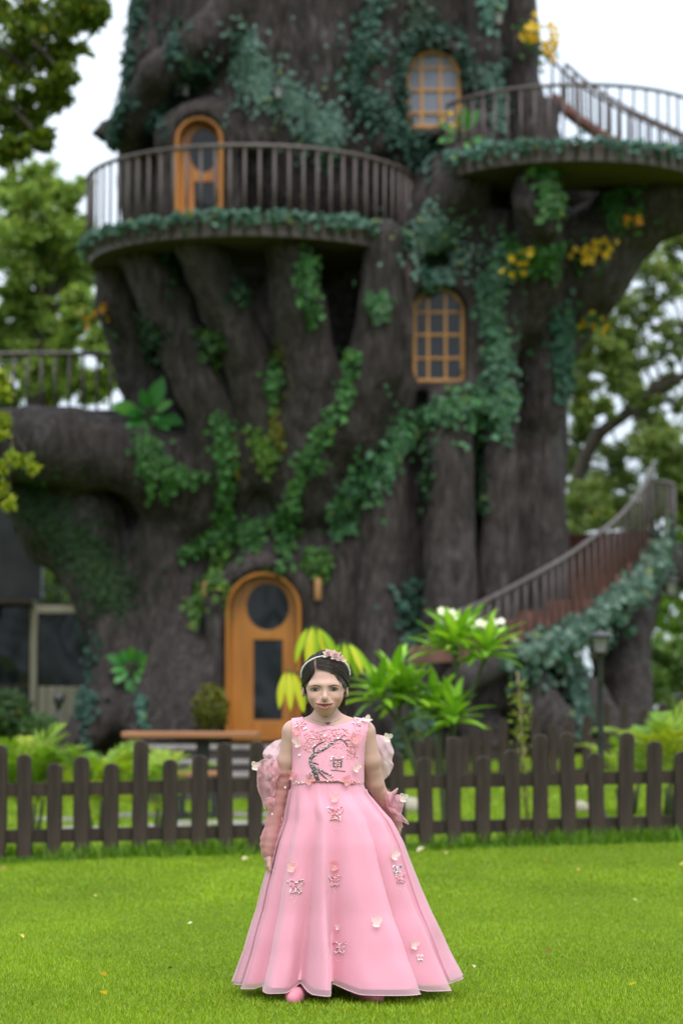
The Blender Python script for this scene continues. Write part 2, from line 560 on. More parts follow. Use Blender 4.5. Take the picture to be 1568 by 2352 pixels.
def build_trunk():
    fd = Field((-6.2, 26.3, 0.0), (7.2, 34.4, 11.2), 0.055)
    def ch(pts, k=.18, sq=(1, 1, 1)):
        q = [PR(*p) for p in pts]
        fd.chain([a for a, _ in q], [r for _, r in q], k, sq)
    # upper storey
    ch([(775, -260, 31.2, 440), (765, 80, 31.2, 470), (740, 330, 31.3, 478)], .3)
    # broad right body behind window, and dim back wall of the hollow
    ch([(1010, 380, 30.9, 290), (1015, 760, 30.9, 285), (1010, 1000, 31.0, 300)], .35)
    ch([(560, 420, 32.9, 290), (600, 760, 32.9, 270), (640, 1000, 32.2, 310)], .3)
    # lower storey
    ch([(800, 1010, 31.2, 380), (815, 1250, 31.3, 470), (820, 1720, 31.4, 490)], .45)
    # fluted columns of the right flank
    for x0, x1, r, yy in ((905, 885, 56, 28.5), (1030, 1026, 66, 28.5), (1150, 1146, 46, 28.72), (1243, 1245, 52, 29.2), (1196, 1194, 30, 29.15)):
        ch([(x0, 930, yy + .15, r * .85), (x1, 1300, yy, r), (x1 - 5, 1700, yy - .2, r * 1.1)], .05)
    for x0, x1, r, yy in ((1150, 1150, 50, 28.85), (1085, 1060, 50, 28.95), (1245, 1243, 56, 29.2)):
        ch([(x0, 520, yy, r), (x1, 950, yy, r)], .09)
    # fingers that carry the balcony
    ch([(330, 575, 28.5, 56), (400, 740, 28.5, 52), (470, 900, 28.6, 56), (540, 1060, 28.9, 86)], .06)
    ch([(455, 555, 27.9, 56), (510, 700, 28.1, 56), (590, 880, 28.4, 54), (640, 1060, 28.8, 86)], .06)
    ch([(655, 545, 27.75, 56), (690, 700, 27.95, 58), (715, 860, 28.2, 62), (720, 1060, 28.7, 96)], .06)
    ch([(880, 545, 27.9, 46), (872, 700, 28.0, 50), (855, 850, 28.1, 64), (795, 990, 28.3, 78), (720, 1130, 28.8, 96)], .06)
    ch([(250, 560, 29.3, 40), (275, 700, 29.5, 60), (330, 860, 29.8, 70), (420, 1010, 29.9, 90)], .07)
    ch([(938, 600, 28.5, 36), (930, 780, 28.5, 40), (905, 920, 28.6, 54)], .08)
    # arm to the far side platform and the mossy buttress beneath
    ch([(-330, 1010, 29.6, 78), (-60, 1018, 29.4, 76), (150, 1020, 29.2, 78), (330, 1050, 29.2, 95), (480, 1130, 29.4, 130)], .3)
    ch([(-160, 990, 30.2, 60), (20, 1090, 30.1, 62), (150, 1220, 29.9, 84), (240, 1360, 29.7, 72), (300, 1500, 29.6, 70), (250, 1690, 29.3, 80)], .16)
    ch([(120, 1060, 29.8, 60), (220, 1200, 29.7, 60), (285, 1370, 29.7, 28)], .12)
    ch([(200, 1060, 30.2, 70), (290, 1140, 30.2, 80), (310, 1300, 30.2, 70)], .12)
    ch([(390, 1260, 29.6, 90), (410, 1480, 29.3, 80), (380, 1720, 28.7, 95)], .25)
    ch([(300, 1560, 29.4, 60), (230, 1650, 28.9, 50), (150, 1720, 28.5, 40)], .2)
    ch([(450, 1540, 28.9, 60), (420, 1700, 28.2, 55)], .2)
    # right hand branch and knotted strut under the upper deck
    ch([(1180, 800, 29.9, 130), (1330, 620, 29.5, 105), (1480, 465, 29.2, 88), (1680, 350, 29.0, 76), (1900, 270, 29.4, 52), (2080, 180, 30, 26)], .3)
    ch([(1235, 355, 28.0, 34), (1225, 450, 28.1, 48), (1240, 560, 28.5, 55), (1200, 720, 29.0, 80)], .14)
    ch([(1225, 470, 27.95, 46), (1255, 515, 28.0, 32)], .1)
    ch([(1300, 410, 30.4, 70), (1420, 420, 30.4, 70)], .15)
    ch([(1255, 250, 29.6, 36), (1215, 420, 29.4, 45)], .15)
    # ridges and the diagonal limb of the upper storey
    ch([(560, -20, 28.75, 55), (480, 90, 28.7, 55), (370, 170, 28.85, 50), (315, 270, 29.3, 44), (300, 330, 29.6, 40)], .12)
    ch([(330, 300, 29.7, 60), (255, 300, 29.7, 30), (215, 308, 29.6, 14)], .1)
    for x0, x1, yy, r in ((620, 590, 28.72, 36), (740, 760, 28.6, 48), (860, 880, 28.7, 36), (1100, 1110, 29.0, 44), (1190, 1195, 29.5, 36), (350, 320, 29.55, 34)):
        ch([(x0, -120, yy, r), ((x0 + x1) / 2, 120, yy, r * .9), (x1, 330, yy, r * .8)], .14)
    ch([(1120, 330, 28.9, 60), (1040, 430, 28.7, 80), (970, 520, 28.7, 60)], .2)
    # root flares
    ch([(1110, 1470, 28.2, 70), (1190, 1570, 27.5, 66), (1310, 1700, 26.9, 50)], .12)
    ch([(1250, 1500, 28.9, 60), (1330, 1610, 28.2, 54), (1440, 1710, 27.6, 40)], .12)
    ch([(1050, 1500, 28.3, 60), (1090, 1600, 27.6, 56), (1120, 1740, 27.0, 48)], .12)
    ch([(960, 1540, 28.4, 60), (930, 1640, 27.9, 50), (950, 1740, 27.5, 44)], .2)
    ch([(1500, 1280, 31.3, 50), (1445, 1420, 30.6, 54), (1430, 1560, 30.2, 58), (1445, 1720, 29.8, 64)], .15)
    ch([(1760, 1230, 32.2, 30), (1620, 1270, 31.8, 54), (1500, 1330, 31.2, 40)], .12)
    # raised surrounds of the openings
    for nme, dy in (('lower_door', .0), ('upper_door', .0), ('upper_window', .05), ('lower_window', .0)):
        o = OPEN[nme]; r = .13 if 'door' in nme else .1
        prev = None
        for k in range(15):
            a = math.pi * k / 14
            q = (o['xc'] + math.cos(a) * (o['w'] + .07), o['Y'] + .1, o['zs'] + math.sin(a) * (o['w'] + .07))
            if prev is not None: fd.cone(prev, q, r, r, .12)
            prev = q
        for s in (-1, 1):
            fd.cone((o['xc'] + s * (o['w'] + .07), o['Y'] + .1, o['zs']), (o['xc'] + s * (o['w'] + .09), o['Y'] + .15, o['zb']), r, r * .8, .14)
        if 'window' in nme:
            fd.cone((o['xc'] - o['w'], o['Y'] + .05, o['zb'] - .07), (o['xc'] + o['w'], o['Y'] + .05, o['zb'] - .07), .09, .09, .1)
    for nme, o in OPEN.items():
        fn, lo, hi = arch_sdf(o['xc'], o['zb'] - (.02 if 'door' in nme else 0), o['w'], o['zs'], 26.0, o['Y'] + .42)
        fd.put(fn, np.array(lo), np.array(hi), .03, cut=True)
    V, Fq = fd.nets()
    V = relax(V, Fq, 2, .5)
    N = vnormals(V, Fq)
    keep = np.ones(len(V))
    for o in OPEN.values():
        ins = (np.abs(V[:, 0] - o['xc']) < o['w'] + .05) & (V[:, 2] > o['zb'] - .05) & (V[:, 2] < o['zt'] + .05) & (V[:, 1] > o['Y'] - .3) & (V[:, 1] < o['Y'] + .6)
        keep[ins] = 0.1
    d = .07 * vnoise(V * (2.6, 2.6, .55), 3) + .035 * (np.abs(vnoise(V * (6.5, 6.5, 1.0), 4)) - .3) + .016 * vnoise(V * (13, 13, 2.5), 6)
    V = V + N * (d * keep)[:, None]
    o = new('trunk', V, Fq, M['bark'], HOUSE, smooth_=True)
    return BVHTree.FromPolygons(V.tolist(), Fq.tolist())
TRUNK = build_trunk()

def surf(px, py, bvh=None):
    """first point of the trunk met on the way to (px,py), with its normal"""
    d = Vector(ray(px, py)).normalized()
    h = (bvh or TRUNK).ray_cast(Vector(CAM), d)
    return (np.array(h[0]), np.array(h[1])) if h[0] is not None else (None, None)

# ---- panels cut with openings (flat outlines with real thickness)
def arch_outline(x0, x1, z0, zs, n=16):
    r = (x1 - x0) / 2; xc = (x0 + x1) / 2
    return [(x0, z0), (x1, z0)] + [(xc + r * math.cos(math.pi * k / n), zs + r * math.sin(math.pi * k / n)) for k in range(n + 1)]
def ellipse_outline(xc, zc, a, b_, n=28):
    return [(xc + a * math.cos(2 * math.pi * k / n), zc + b_ * math.sin(2 * math.pi * k / n)) for k in range(n)]
def panel(name, outlines, y0, y1, mat, parent, bevel=0.006):
    cu = bpy.data.curves.new('outline', 'CURVE'); cu.dimensions = '2D'; cu.fill_mode = 'BOTH'
    cu.extrude = max((y1 - y0) / 2 - bevel, .001); cu.bevel_depth = bevel; cu.bevel_resolution = 1; cu.offset = -bevel
    for ol in outlines:
        s = cu.splines.new('POLY'); s.points.add(len(ol) - 1)
        for p, q in zip(s.points, ol): p.co = (q[0], q[1], 0, 1)
        s.use_cyclic_u = True
    t = bpy.data.objects.new('outline', cu); COL.objects.link(t)
    me = bpy.data.meshes.new_from_object(t.evaluated_get(bpy.context.evaluated_depsgraph_get()))
    bpy.data.objects.remove(t); bpy.data.curves.remove(cu)
    co = np.zeros(len(me.vertices) * 3, np.float32); me.vertices.foreach_get('co', co); co = co.reshape(-1, 3)
    out = np.stack([co[:, 0], (y0 + y1) / 2 - co[:, 2], co[:, 1]], 1)
    me.vertices.foreach_set('co', out.astype(np.float32).ravel())
    me.materials.clear(); me.materials.append(mat); me.update()
    return link(name, me, parent)

def build_door(key, win, pane, leaf_x0):
    o = OPEN[key]; Y = o['Y']; x0, x1 = o['xc'] - o['w'] + .004, o['xc'] + o['w'] - .004
    yl = Y + .19
    fw = .045
    # frame: an arched lining as deep as the reveal
    inner = arch_outline(x0 + fw, x1 - fw, o['zb'] + .004, o['zs'])
    frame = panel('door', [arch_outline(x0, x1, o['zb'], o['zs']), [(a, max(c, o['zb'] + .05)) for a, c in inner]], Y - .02, yl + .1, M['door_wood'], HOUSE, .008)
    frame['label'] = 'varnished orange arched door with a %s pane over a narrow tall one' % ('round' if key == 'lower_door' else 'oval')
    a = P(win[0], win[1], yl); b_ = P(win[0] + win[2], win[1] - win[3], yl)
    wa, wb = b_[0] - a[0], b_[2] - a[2]
    p0 = P(pane[0], pane[3], yl); p1 = P(pane[1], pane[2], yl)
    lo = arch_outline(x0 + fw, x1 - fw, o['zb'] + .05, o['zs'])
    rect = [(p0[0], p0[2]), (p1[0], p0[2])]
    for k in range(9):      # concave head under the round light
        t = k / 8; x = p1[0] + (p0[0] - p1[0]) * t
        q = a[2] - wb * 1.32 * math.sqrt(max(0, 1 - ((x - a[0]) / (wa * 1.32)) ** 2))
        rect.append((x, min(q, p1[2])))
    leaf = panel('door_leaf', [lo, ellipse_outline(a[0], a[2], wa, wb), rect], yl, yl + .06, M['door_wood'], frame, .01)
    panel('glass_pane', [ellipse_outline(a[0], a[2], wa * 1.04, wb * 1.04)], yl + .025, yl + .035, M['glass'], frame, .001)
    panel('glass_pane', [[(p0[0] - .02, p0[2] - .02), (p1[0] + .02, p0[2] - .02), (p1[0] + .02, p1[2] + .0), (p0[0] - .02, p1[2] + .0)]], yl + .024, yl + .034, M['glass'], frame, .001)
    kx = P(pane[1] + (14 if key == 'lower_door' else 8), (pane[2] + pane[3]) / 2, yl)
    h = MB(); h.tube([(kx[0], yl - .05, kx[2] + .09), (kx[0], yl - .05, kx[2] - .09)], .011, 8)
    h.tube([(kx[0], yl + .01, kx[2] + .07), (kx[0], yl - .05, kx[2] + .07)], .008, 6).tube([(kx[0], yl + .01, kx[2] - .07), (kx[0], yl - .05, kx[2] - .07)], .008, 6)
    h.build('door_handle', M['black_metal'], frame, True)
build_door('lower_door', (615, 1394, 49, 54), (582, 649, 1470, 1654), 550)
build_door('upper_door', (468, 345, 33, 51), (446, 494, 418, 488), 432)

def build_window(key, vx, hy, glass):
    o = OPEN[key]; Y = o['Y'] + .1; x0, x1 = o['xc'] - o['w'] + .004, o['xc'] + o['w'] - .004
    fw = .05
    win = panel('window', [arch_outline(x0, x1, o['zb'] + .003, o['zs']), arch_outline(x0 + fw, x1 - fw, o['zb'] + fw, o['zs'])], Y, Y + .09, M['window_wood'], HOUSE, .006)
    xs = [x0 + fw] + [P(v, 500, Y)[0] for v in vx] + [x1 - fw]
    zs = [o['zb'] + fw] + sorted(P(700, h, Y)[2] for h in hy)
    r = o['w'] - .004 - fw
    top = lambda x: o['zs'] + math.sqrt(max(r * r - (x - o['xc']) ** 2, 0))
    for x in xs[1:-1]:
        mb = MB(); mb.box((x, Y + .05, (zs[0] + top(x)) / 2), (.034, .05, top(x) - zs[0] + .01), bev=.005); mb.build('muntin', M['window_wood'], win)
    for z in zs[1:]:
        hw = r if z <= o['zs'] else math.sqrt(max(r * r - (z - o['zs']) ** 2, .01))
        mb = MB(); mb.box((o['xc'], Y + .052, z), (2 * hw + .01, .046, .032), bev=.005); mb.build('muntin', M['window_wood'], win)
    zz = zs + [None]
    for i in range(len(xs) - 1):
        for j in range(len(zs)):
            a, b_ = xs[i], xs[i + 1]
            if zz[j + 1] is not None and zz[j + 1] < o['zs'] + .001:
                ol = [(a, zs[j]), (b_, zs[j]), (b_, zz[j + 1]), (a, zz[j + 1])]
            else:
                cap = zz[j + 1] if zz[j + 1] is not None else 99
                ol = [(a, zs[j]), (b_, zs[j])] + [(x, max(min(top(x), cap), zs[j] + .005)) for x in np.linspace(b_, a, 7)]
            panel('pane', [ol], Y + .055, Y + .063, glass, win, .001)
build_window('upper_window', (969, 1012), (155, 205, 258), M['pale_glass'])
build_window('lower_window', (982, 1022), (716, 768, 822), M['glass'])

# ---- decks and railings
def arc_pts(c, r, a0, a1, z, n):
    return [(c[0] + r * math.cos(a), c[1] + r * math.sin(a), z) for a in np.linspace(a0, a1, n)]

BAL = {}
def baluster_mesh(h, r):
    k = (round(h, 3), r)
    if k not in BAL:
        mb = MB(); mb.tube([(0, 0, 0), (0, 0, h)], r, 7)
        BAL[k] = mesh_from('baluster', mb.v, mb.f, M['rail_paint'], True)
    return BAL[k]

def railing(path, h, drop, spacing, parent, name='railing', rr=.028, br=.017, skip=None):
    """path of the deck edge; balusters start 'drop' below it"""
    pts = [Vector(p) for p in path]
    mb = MB()
    hs = list(h) if hasattr(h, '__len__') else [h] * len(pts)
    mb.tube([p + Vector((0, 0, q)) for p, q in zip(pts, hs)], rr, 8)
    rail = mb.build(name, M['rail_paint'], parent, True)
    seg = [0]
    for i in range(1, len(pts)): seg.append(seg[-1] + (pts[i] - pts[i - 1]).length)
    n = max(1, int(seg[-1] / spacing))
    h0 = hs[0]; me = baluster_mesh(h0 + drop, br)
    for k in range(n + 1):
        s = seg[-1] * k / n
        i = max(j for j in range(len(seg)) if seg[j] <= s + 1e-6); i = min(i, len(pts) - 2)
        t = (s - seg[i]) / max(seg[i + 1] - seg[i], 1e-6)
        q = pts[i].lerp(pts[i + 1], t)
        b_ = link('baluster', me, rail)
        b_.location = (q.x, q.y, q.z - drop); b_.scale = (1, 1, (hs[i] * (1 - t) + hs[i + 1] * t + drop) / (h0 + drop))
    return rail

def deck(path_fn, c, r, a0, a1, z_top, z_bot, name):
    n = 40
    edge = [(c[0] + r * math.cos(a), c[1] + r * math.sin(a)) for a in np.linspace(a0, a1, n)]
    mb = MB()
    # boards run radially: pieces of the fascia, one to every board
    v = [(c[0], c[1], z_top), (c[0], c[1], z_bot)]
    f = []
    for x, y in edge: v += [(x, y, z_top), (x, y, z_bot)]
    for i in range(n - 1):
        a = 2 + 2 * i
        f += [(0, a, a + 2), (1, a + 3, a + 1), (a, a + 1, a + 3, a + 2)]
    f += [(0, 1, 3, 2), (0, 2 + 2 * (n - 1), 3 + 2 * (n - 1), 1)]
    mb.add(v, f)
    d = mb.build(name, M['deck'], HOUSE)
    k = int(r * (a1 - a0) / .17)
    me = None
    for i in range(k):
        a = a0 + (a1 - a0) * (i + .5) / k
        w = r * (a1 - a0) / k - .02
        if me is None:
            q = MB(); q.box((0, 0, 0), (.035, w, z_top - z_bot + .03), bev=.006); me = mesh_from('fascia_board', q.v, q.f, M['rail_paint'])
        o = link('fascia_board', me, d)
        o.location = (c[0] + (r + .017) * math.cos(a), c[1] + (r + .017) * math.sin(a), (z_top + z_bot) / 2)
        o.rotation_euler = (0, 0, a)
    return d

BC = (P(577, 500, 29.15)[0], 29.15); BR = 1.93
BZ0 = P(577, 540, 29.15 - BR)[2]; BZ1 = P(577, 502, 29.15 - BR)[2]
deck(None, BC, BR, R(172), R(368), BZ1, BZ0, 'balcony_deck')
bh = P(577, 337, 29.15 - BR)[2] - BZ1
railing(arc_pts(BC, BR + .06, R(172), R(368), BZ1, 60), bh, BZ1 - BZ0 - .03, .168, HOUSE, 'balcony_railing')

UC = (P(1305, 330, 29.1)[0], 29.1); UR = 1.62
UZ1 = P(1300, 330, 29.1 - UR)[2]; UZ0 = P(1300, 368, 29.1 - UR)[2]
deck(None, UC, UR, R(150), R(372), UZ1, UZ0, 'upper_deck')
uh = P(1300, 197, 29.1 - UR)[2] - UZ1
railing(arc_pts(UC, UR + .05, R(205), R(372), UZ1, 60), uh, UZ1 - UZ0 - .02, .165, HOUSE, 'upper_deck_railing', .024, .014)

# platform rail over the far arm
pl = [P(-260, 942, 30.4), P(-60, 944, 30.0), P(60, 944, 29.9), P(180, 944, 29.9), P(285, 944, 30.1)]
zt = P(100, 944, 29.9)[2]
pl = [(p[0], p[1], zt) for p in pl]
railing(spline(pl, 4), P(100, 812, 29.9)[2] - zt, .05, .17, HOUSE, 'platform_railing', .028, .018)
mb = MB(); mb.box((pl[1][0] + .2, 30.6, zt - .06), (5.0, 1.8, .1)); mb.build('platform_deck', M['deck'], HOUSE)

# small pieces fixed to the bark: two copper wall lights, three lanterns
for px, py in ((472, 1362), (730, 1355)):
    p, n = surf(px, py)
    z0 = p[2]
    mb = MB(); mb.lathe([(.001, -.13), (.042, -.13), (.045, -.12), (.045, .12), (.042, .13), (.001, .13)], (p[0], p[1] - .09, z0), 14)
    mb.box((p[0], p[1] - .03, z0), (.05, .12, .06))
    lab = 'small copper tube wall light on bark %s' % ('under the ivy tip' if px < 600 else 'below the fern clump beside the arch')
    o = mb.build('wall_light', M['copper'], None, True); tag(o, lab, 'wall light', 'copper wall lights flanking the ground floor door')
# ---------------------------------------------------------------- lower staircase
def build_stair():
    global STAIR
    pp = [(1040, 1535, 25.8, 1412), (1110, 1504, 26.4, 1382), (1182, 1475, 27.0, 1345), (1258, 1446, 27.6, 1303), (1302, 1420, 28.1, 1277), (1360, 1386, 28.7, 1236), (1419, 1335, 29.4, 1190), (1471, 1284, 30.1, 1130), (1500, 1233, 30.9, 1072)]
    outer = spline([P(a, b, c) for a, b, c, d in pp], 5); STAIR = outer
    top = spline([P(a, d, c) for a, b, c, d in pp], 5); hh = [t[2] - o[2] + .05 for t, o in zip(top, outer)]
    inner = [o + np.array([-1.0, .55, 0]) for o in outer]
    for i in range(20, len(inner)): inner[i] = inner[i] + np.array([.0, .45, 0]) * ((i - 20) / 20)
    st = thing('spiral_staircase', 'reddish brown curving stair with slim brown balusters at the trunk foot', 'staircase', (outer[10][0], outer[10][1], .3))
    n = 15; m_ = len(outer) - 1
    ip = lambda path, t: (lambda i, f: path[i] * (1 - f) + path[i + 1] * f)(min(int(t * m_), m_ - 1), t * m_ - min(int(t * m_), m_ - 1))
    for k in range(3, n):
        t0, t1 = k / n, (k + 1) / n
        z = ip(outer, t1)[2] - .05
        q = [ip(outer, t0), ip(outer, t1 + (.02 if k < n - 1 else 0)), ip(inner, t1 + (.02 if k < n - 1 else 0)), ip(inner, t0)]
        zb = z - .19
        v = [(a[0], a[1], zb) for a in q] + [(a[0], a[1], z) for a in q]
        new('step', v, [(3, 2, 1, 0), (4, 5, 6, 7), (0, 1, 5, 4), (1, 2, 6, 5), (2, 3, 7, 6), (3, 0, 4, 7)], M['red_wood'], st)
    a = ip(outer, 1); b_ = ip(inner, 1)
    mb = MB(); mb.add([(a[0], a[1], a[2] - .5), (b_[0], b_[1], a[2] - .5), (b_[0], b_[1], a[2] + .1), (a[0], a[1], a[2] + .1), (a[0], a[1] + .9, a[2] - .5), (b_[0], b_[1] + .9, a[2] - .5), (b_[0], b_[1] + .9, a[2] + .1), (a[0], a[1] + .9, a[2] + .1)],
                      [(0, 1, 2, 3), (5, 4, 7, 6), (3, 2, 6, 7), (1, 0, 4, 5), (0, 3, 7, 4), (2, 1, 5, 6)])
    mb.build('landing', M['red_wood'], st)
    # sculpted stringer under the outer edge
    mb = MB(); mb.tube([p + np.array([0, .06, -.16]) for p in outer], [.13] * len(outer), 10, flat=1.3)
    mb.build('stringer', M['bark'], st, True)
    path = [p + np.array([0, .02, -.05]) for p in outer]
    railing(path, hh, 0.0, .21, st, 'handrail', .03, .015)
    rr = [a + np.array([0, 0, 0]), P(1545, 1215, 31.3), P(1547, 1212, 32.4)]
    rr = [(p[0], p[1], a[2]) for p in rr]
    railing(spline(rr, 3), .72, .1, .12, st, 'handrail', .026, .02)
    back = [P(1480, 1220, 32.6), P(1400, 1220, 33.2), P(1300, 1220, 33.6)]
build_stair()

def build_upper_stair():
    a = np.array([P(1600, 420, 30.2), P(1510, 378, 30.6), P(1430, 340, 31.0), P(1360, 298, 31.4), P(1310, 262, 31.7), P(1268, 224, 31.9)])
    out = spline(a, 4)
    st = thing('spiral_staircase', 'brown stair flight climbing from the high deck against white sky', 'staircase', tuple(a[1]))
    mb = MB(); mb.tube([p for p in out], .05, 8, flat=1.7); mb.build('stringer', M['red_wood'], st, True)
    off = np.array([.25, .75, 0.05])
    mb = MB(); mb.tube([p + off for p in out], .045, 8, flat=1.7); mb.build('stringer', M['red_wood'], st, True)
    for i in range(0, len(out) - 1):
        p, q = out[i], out[i + 1]
        mb = MB(); mb.add([tuple(p), tuple(q + [0, 0, -(q[2] - p[2])]), tuple(q + off + [0, 0, -(q[2] - p[2])]), tuple(p + off),
                           tuple(p + [0, 0, .05]), tuple(q + [0, 0, .05 - (q[2] - p[2])]), tuple(q + off + [0, 0, .05 - (q[2] - p[2])]), tuple(p + off + [0, 0, .05])],
                          [(3, 2, 1, 0), (4, 5, 6, 7), (0, 1, 5, 4), (1, 2, 6, 5), (2, 3, 7, 6), (3, 0, 4, 7)])
        mb.build('step', M['red_wood'], st)
    railing([p + off for p in out], .62, 0, .2, st, 'handrail', .026, .02)
    railing([p for p in out], .5, 0, .2, st, 'handrail', .024, .018)
build_upper_stair()

# ---------------------------------------------------------------- lamps
def lantern(root, c, w, h):
    """four sided lantern: base at c, body width w and height h"""
    x, y, z = c
    mb = MB()
    mb.lathe([(w * .25, -.02), (w * .42, 0), (w * .42, h * .08)], c, 8); mb.build('lamp_base', M['black_metal'], root, True)
    mb = MB()
    mb.lathe([(w * .78, h * .98), (w * .80, h * 1.02), (w * .62, h * 1.14), (w * .34, h * 1.24), (w * .12, h * 1.32), (w * .06, h * 1.36), (w * .08, h * 1.42), (w * .02, h * 1.48)], c, 8)
    mb.build('lamp_cap', M['black_metal'], root, True)
    for k in range(4):
        a = math.pi / 4 + k * math.pi / 2
        mb = MB(); mb.tube([(x + math.cos(a) * w * .45, y + math.sin(a) * w * .45, z + h * .05), (x + math.cos(a) * w * .66, y + math.sin(a) * w * .66, z + h)], w * .05, 5)
        mb.build('bar', M['black_metal'], root)
        a2 = k * math.pi / 2
        r0, r1 = w * .31, w * .46
        px_, py_ = math.cos(a2), math.sin(a2); tx, ty = -py_, px_
        v = []
        for rr, zz in ((r0, h * .08), (r1, h * .97)):
            for s in (-1, 1):
                v.append((x + px_ * rr + tx * s * rr * .95, y + py_ * rr + ty * s * rr * .95, z + zz))
        v += [(q[0] - px_ * .004, q[1] - py_ * .004, q[2]) for q in v]
        new('glass_pane', v, [(0, 1, 3, 2), (5, 4, 6, 7), (0, 4, 5, 1), (1, 5, 7, 3), (3, 7, 6, 2), (2, 6, 4, 0)], M['lamp_glass'], root)

lx, ly = P(1380, 1870, 19.0)[0], 19.0
lz = on_ground(lx, ly)
LP = thing('lamp_post', 'black garden lamp post with a four sided lantern behind the fence', 'lamp post', (lx, ly, lz))
zb = P(1380, 1500, ly)[2]; zt_ = P(1380, 1462, ly)[2]
mb = MB(); mb.lathe([(.06, -.03), (.06, .04), (.035, .07), (.026, .12), (.024, zb - lz - .02), (.034, zb - lz)], (lx, ly, lz), 12); mb.build('pole', M['black_metal'], LP, True)
lantern(LP, (lx, ly, zb), .14, zt_ - zb)

def wall_lantern(px, py, w, h, label, lift=.16):
    p, n = surf(px, py)
    if p is None: p = P(px, py, 29)
    c = (p[0], p[1] - lift, p[2] - h * .6)
    r = thing('wall_lantern', label, 'lantern', c, 'black lanterns fixed to the bark')
    lantern(r, c, w, h)
    mb = MB(); mb.tube(spline([(p[0], p[1] + .03, p[2] + h * .2), (p[0], p[1] - lift * .6, p[2] + h * 1.1), (p[0], p[1] - lift, c[2] + h * 1.46)], 4), .012, 6); mb.build('bracket', M['black_metal'], r, True)
wall_lantern(429, 214, .09, .14, 'small lantern above the balcony door arch')
wall_lantern(640, 218, .10, .15, 'small lantern in the middle of the pale teal ivy patch')
wall_lantern(1143, 50, .10, .14, 'small lantern high on the trunk above the upper window')
wall_lantern(1532, 1350, .15, .2, 'larger lantern hanging below the stair rail end', .3)

sx, sy = P(135, 1668, 27.5)[0], 27.5
sz = on_ground(sx, sy)
GL = thing('garden_light', 'short black torch shaped garden light before the cream panel', 'garden light', (sx, sy, sz))
zz = P(135, 1606, sy)[2]
mb = MB(); mb.tube([(sx, sy, sz - .02), (sx, sy, zz - .1)], .018, 8); mb.build('pole', M['black_metal'], GL, True)
mb = MB(); mb.lathe([(.02, -.12), (.05, -.05), (.07, 0), (.062, .05), (.03, .06)], (sx, sy, zz), 10); mb.build('lamp_head', M['black_metal'], GL, True)

# ---------------------------------------------------------------- door steps, pavers
xa, xb = P(335, 1720, 27.2)[0], P(735, 1720, 27.2)[0]
ST = thing('door_steps', 'broad weathered grey steps leading up to the ground floor door', 'steps', ((xa + xb) / 2, 27.5, .3))
edges = [(27.55, 1711), (27.12, 1745), (26.7, 1774), (26.28, 1797)]
for i, (Yf, py) in enumerate(edges):
    z = P(500, py, Yf)[2]; zb_ = on_ground((xa + xb) / 2, Yf) - .25
    mb = MB(); mb.box(((xa + xb) / 2 + .02 * i, Yf + .7 - .004 * i, (z - .06 + zb_) / 2), (xb - xa - .02 * i, 1.4, z - .06 - zb_), bev=.01); mb.build('riser', M['deck'], ST)
    mb = MB(); mb.box(((xa + xb) / 2 + .02 * i, Yf + .22, z - .03), (xb - xa + .04 - .02 * i, .5, .055), bev=.012); mb.build('tread', M['stone'], ST)
slabs = [(310, 1862, .55, .3), (395, 1890, .6, .32), (215, 1892, .55, .3), (558, 1866, .6, .3), (610, 1888, .65, .36), (470, 1885, .5, .3), (120, 1868, .5, .3), (700, 1876, .5, .3)]
for i, (px, py, w, d) in enumerate(slabs):
    Y = .84 * FPX / (py - 1653.0); q = P(px, py, Y); z = on_ground(q[0], Y)
    mb = MB(); mb.box((q[0], Y, z + .012), (w, d, .05), rz=.3 * math.sin(i * 2.1), bev=.012)
    o = mb.build('paving_slab', M['stone'])
    lab = ['under the table edge near the fence', 'in front of the bench', 'among the palm stems', 'at the foot of the grey steps', 'nearest the dress beyond the fence', 'below the bench seat', 'farthest along by the palm clump', 'hidden behind the dress'][i]
    tag(o, 'pale stepping slab ' + lab, 'paving slab', 'pale stepping slabs in the grass')

# ---------------------------------------------------------------- table and bench
M['table_wood'] = noisy('oiled_table_wood', (.22, .085, .035), (.36, .16, .07), 7, (.2, 1, 1), .45, .15, .004, spec=.5)
tY = 21.6
a, b_ = P(279, 1683, tY), P(592, 1677, tY)
tx = (a[0] + b_[0]) / 2; tz = (a[2] + b_[2]) / 2
TB = thing('outdoor_table', 'long brown wooden table on one black pedestal behind the fence', 'table', (tx, tY + .3, on_ground(tx, tY)))
wd = b_[0] - a[0]
for k in range(4):
    mb = MB(); mb.box((tx + .004 * (k % 2), tY + .1 + k * .19, tz - .03), (wd - .01 * (k % 2), .184, .055), bev=.008); mb.build('tabletop_board', M['table_wood'], TB)
px_ = P(466, 1740, tY + .35)[0]; g = on_ground(px_, tY + .3)
mb = MB(); mb.box((px_, tY + .38, (tz - .06 + g) / 2), (.115, .12, tz - .06 - g), bev=.01); mb.box((px_, tY + .38, tz - .072), (.5, .5, .025), bev=.005); mb.box((px_, tY + .38, g + .02), (.5, .5, .04), bev=.01)
mb.build('pedestal', M['black_metal'], TB)
bY = 21.2
a, b_ = P(400, 1772, bY), P(506, 1771, bY); bx = (a[0] + b_[0]) / 2; bz = a[2]; g = on_ground(bx, bY)
BN = thing('bench', 'low orange brown wooden bench seat standing under the table', 'bench', (bx, bY, g))
for k in range(2):
    mb = MB(); mb.box((bx, bY + .08 + k * .16, bz - .022), (b_[0] - a[0], .15, .042), bev=.006); mb.build('seat_board', M['table_wood'], BN)
for s in (-1, 1):
    mb = MB(); mb.box((bx + s * (b_[0] - a[0]) * .36, bY + .16, (bz - .045 + g) / 2), (.05, .22, bz - .045 - g), bev=.006); mb.build('leg', M['black_metal'], BN)

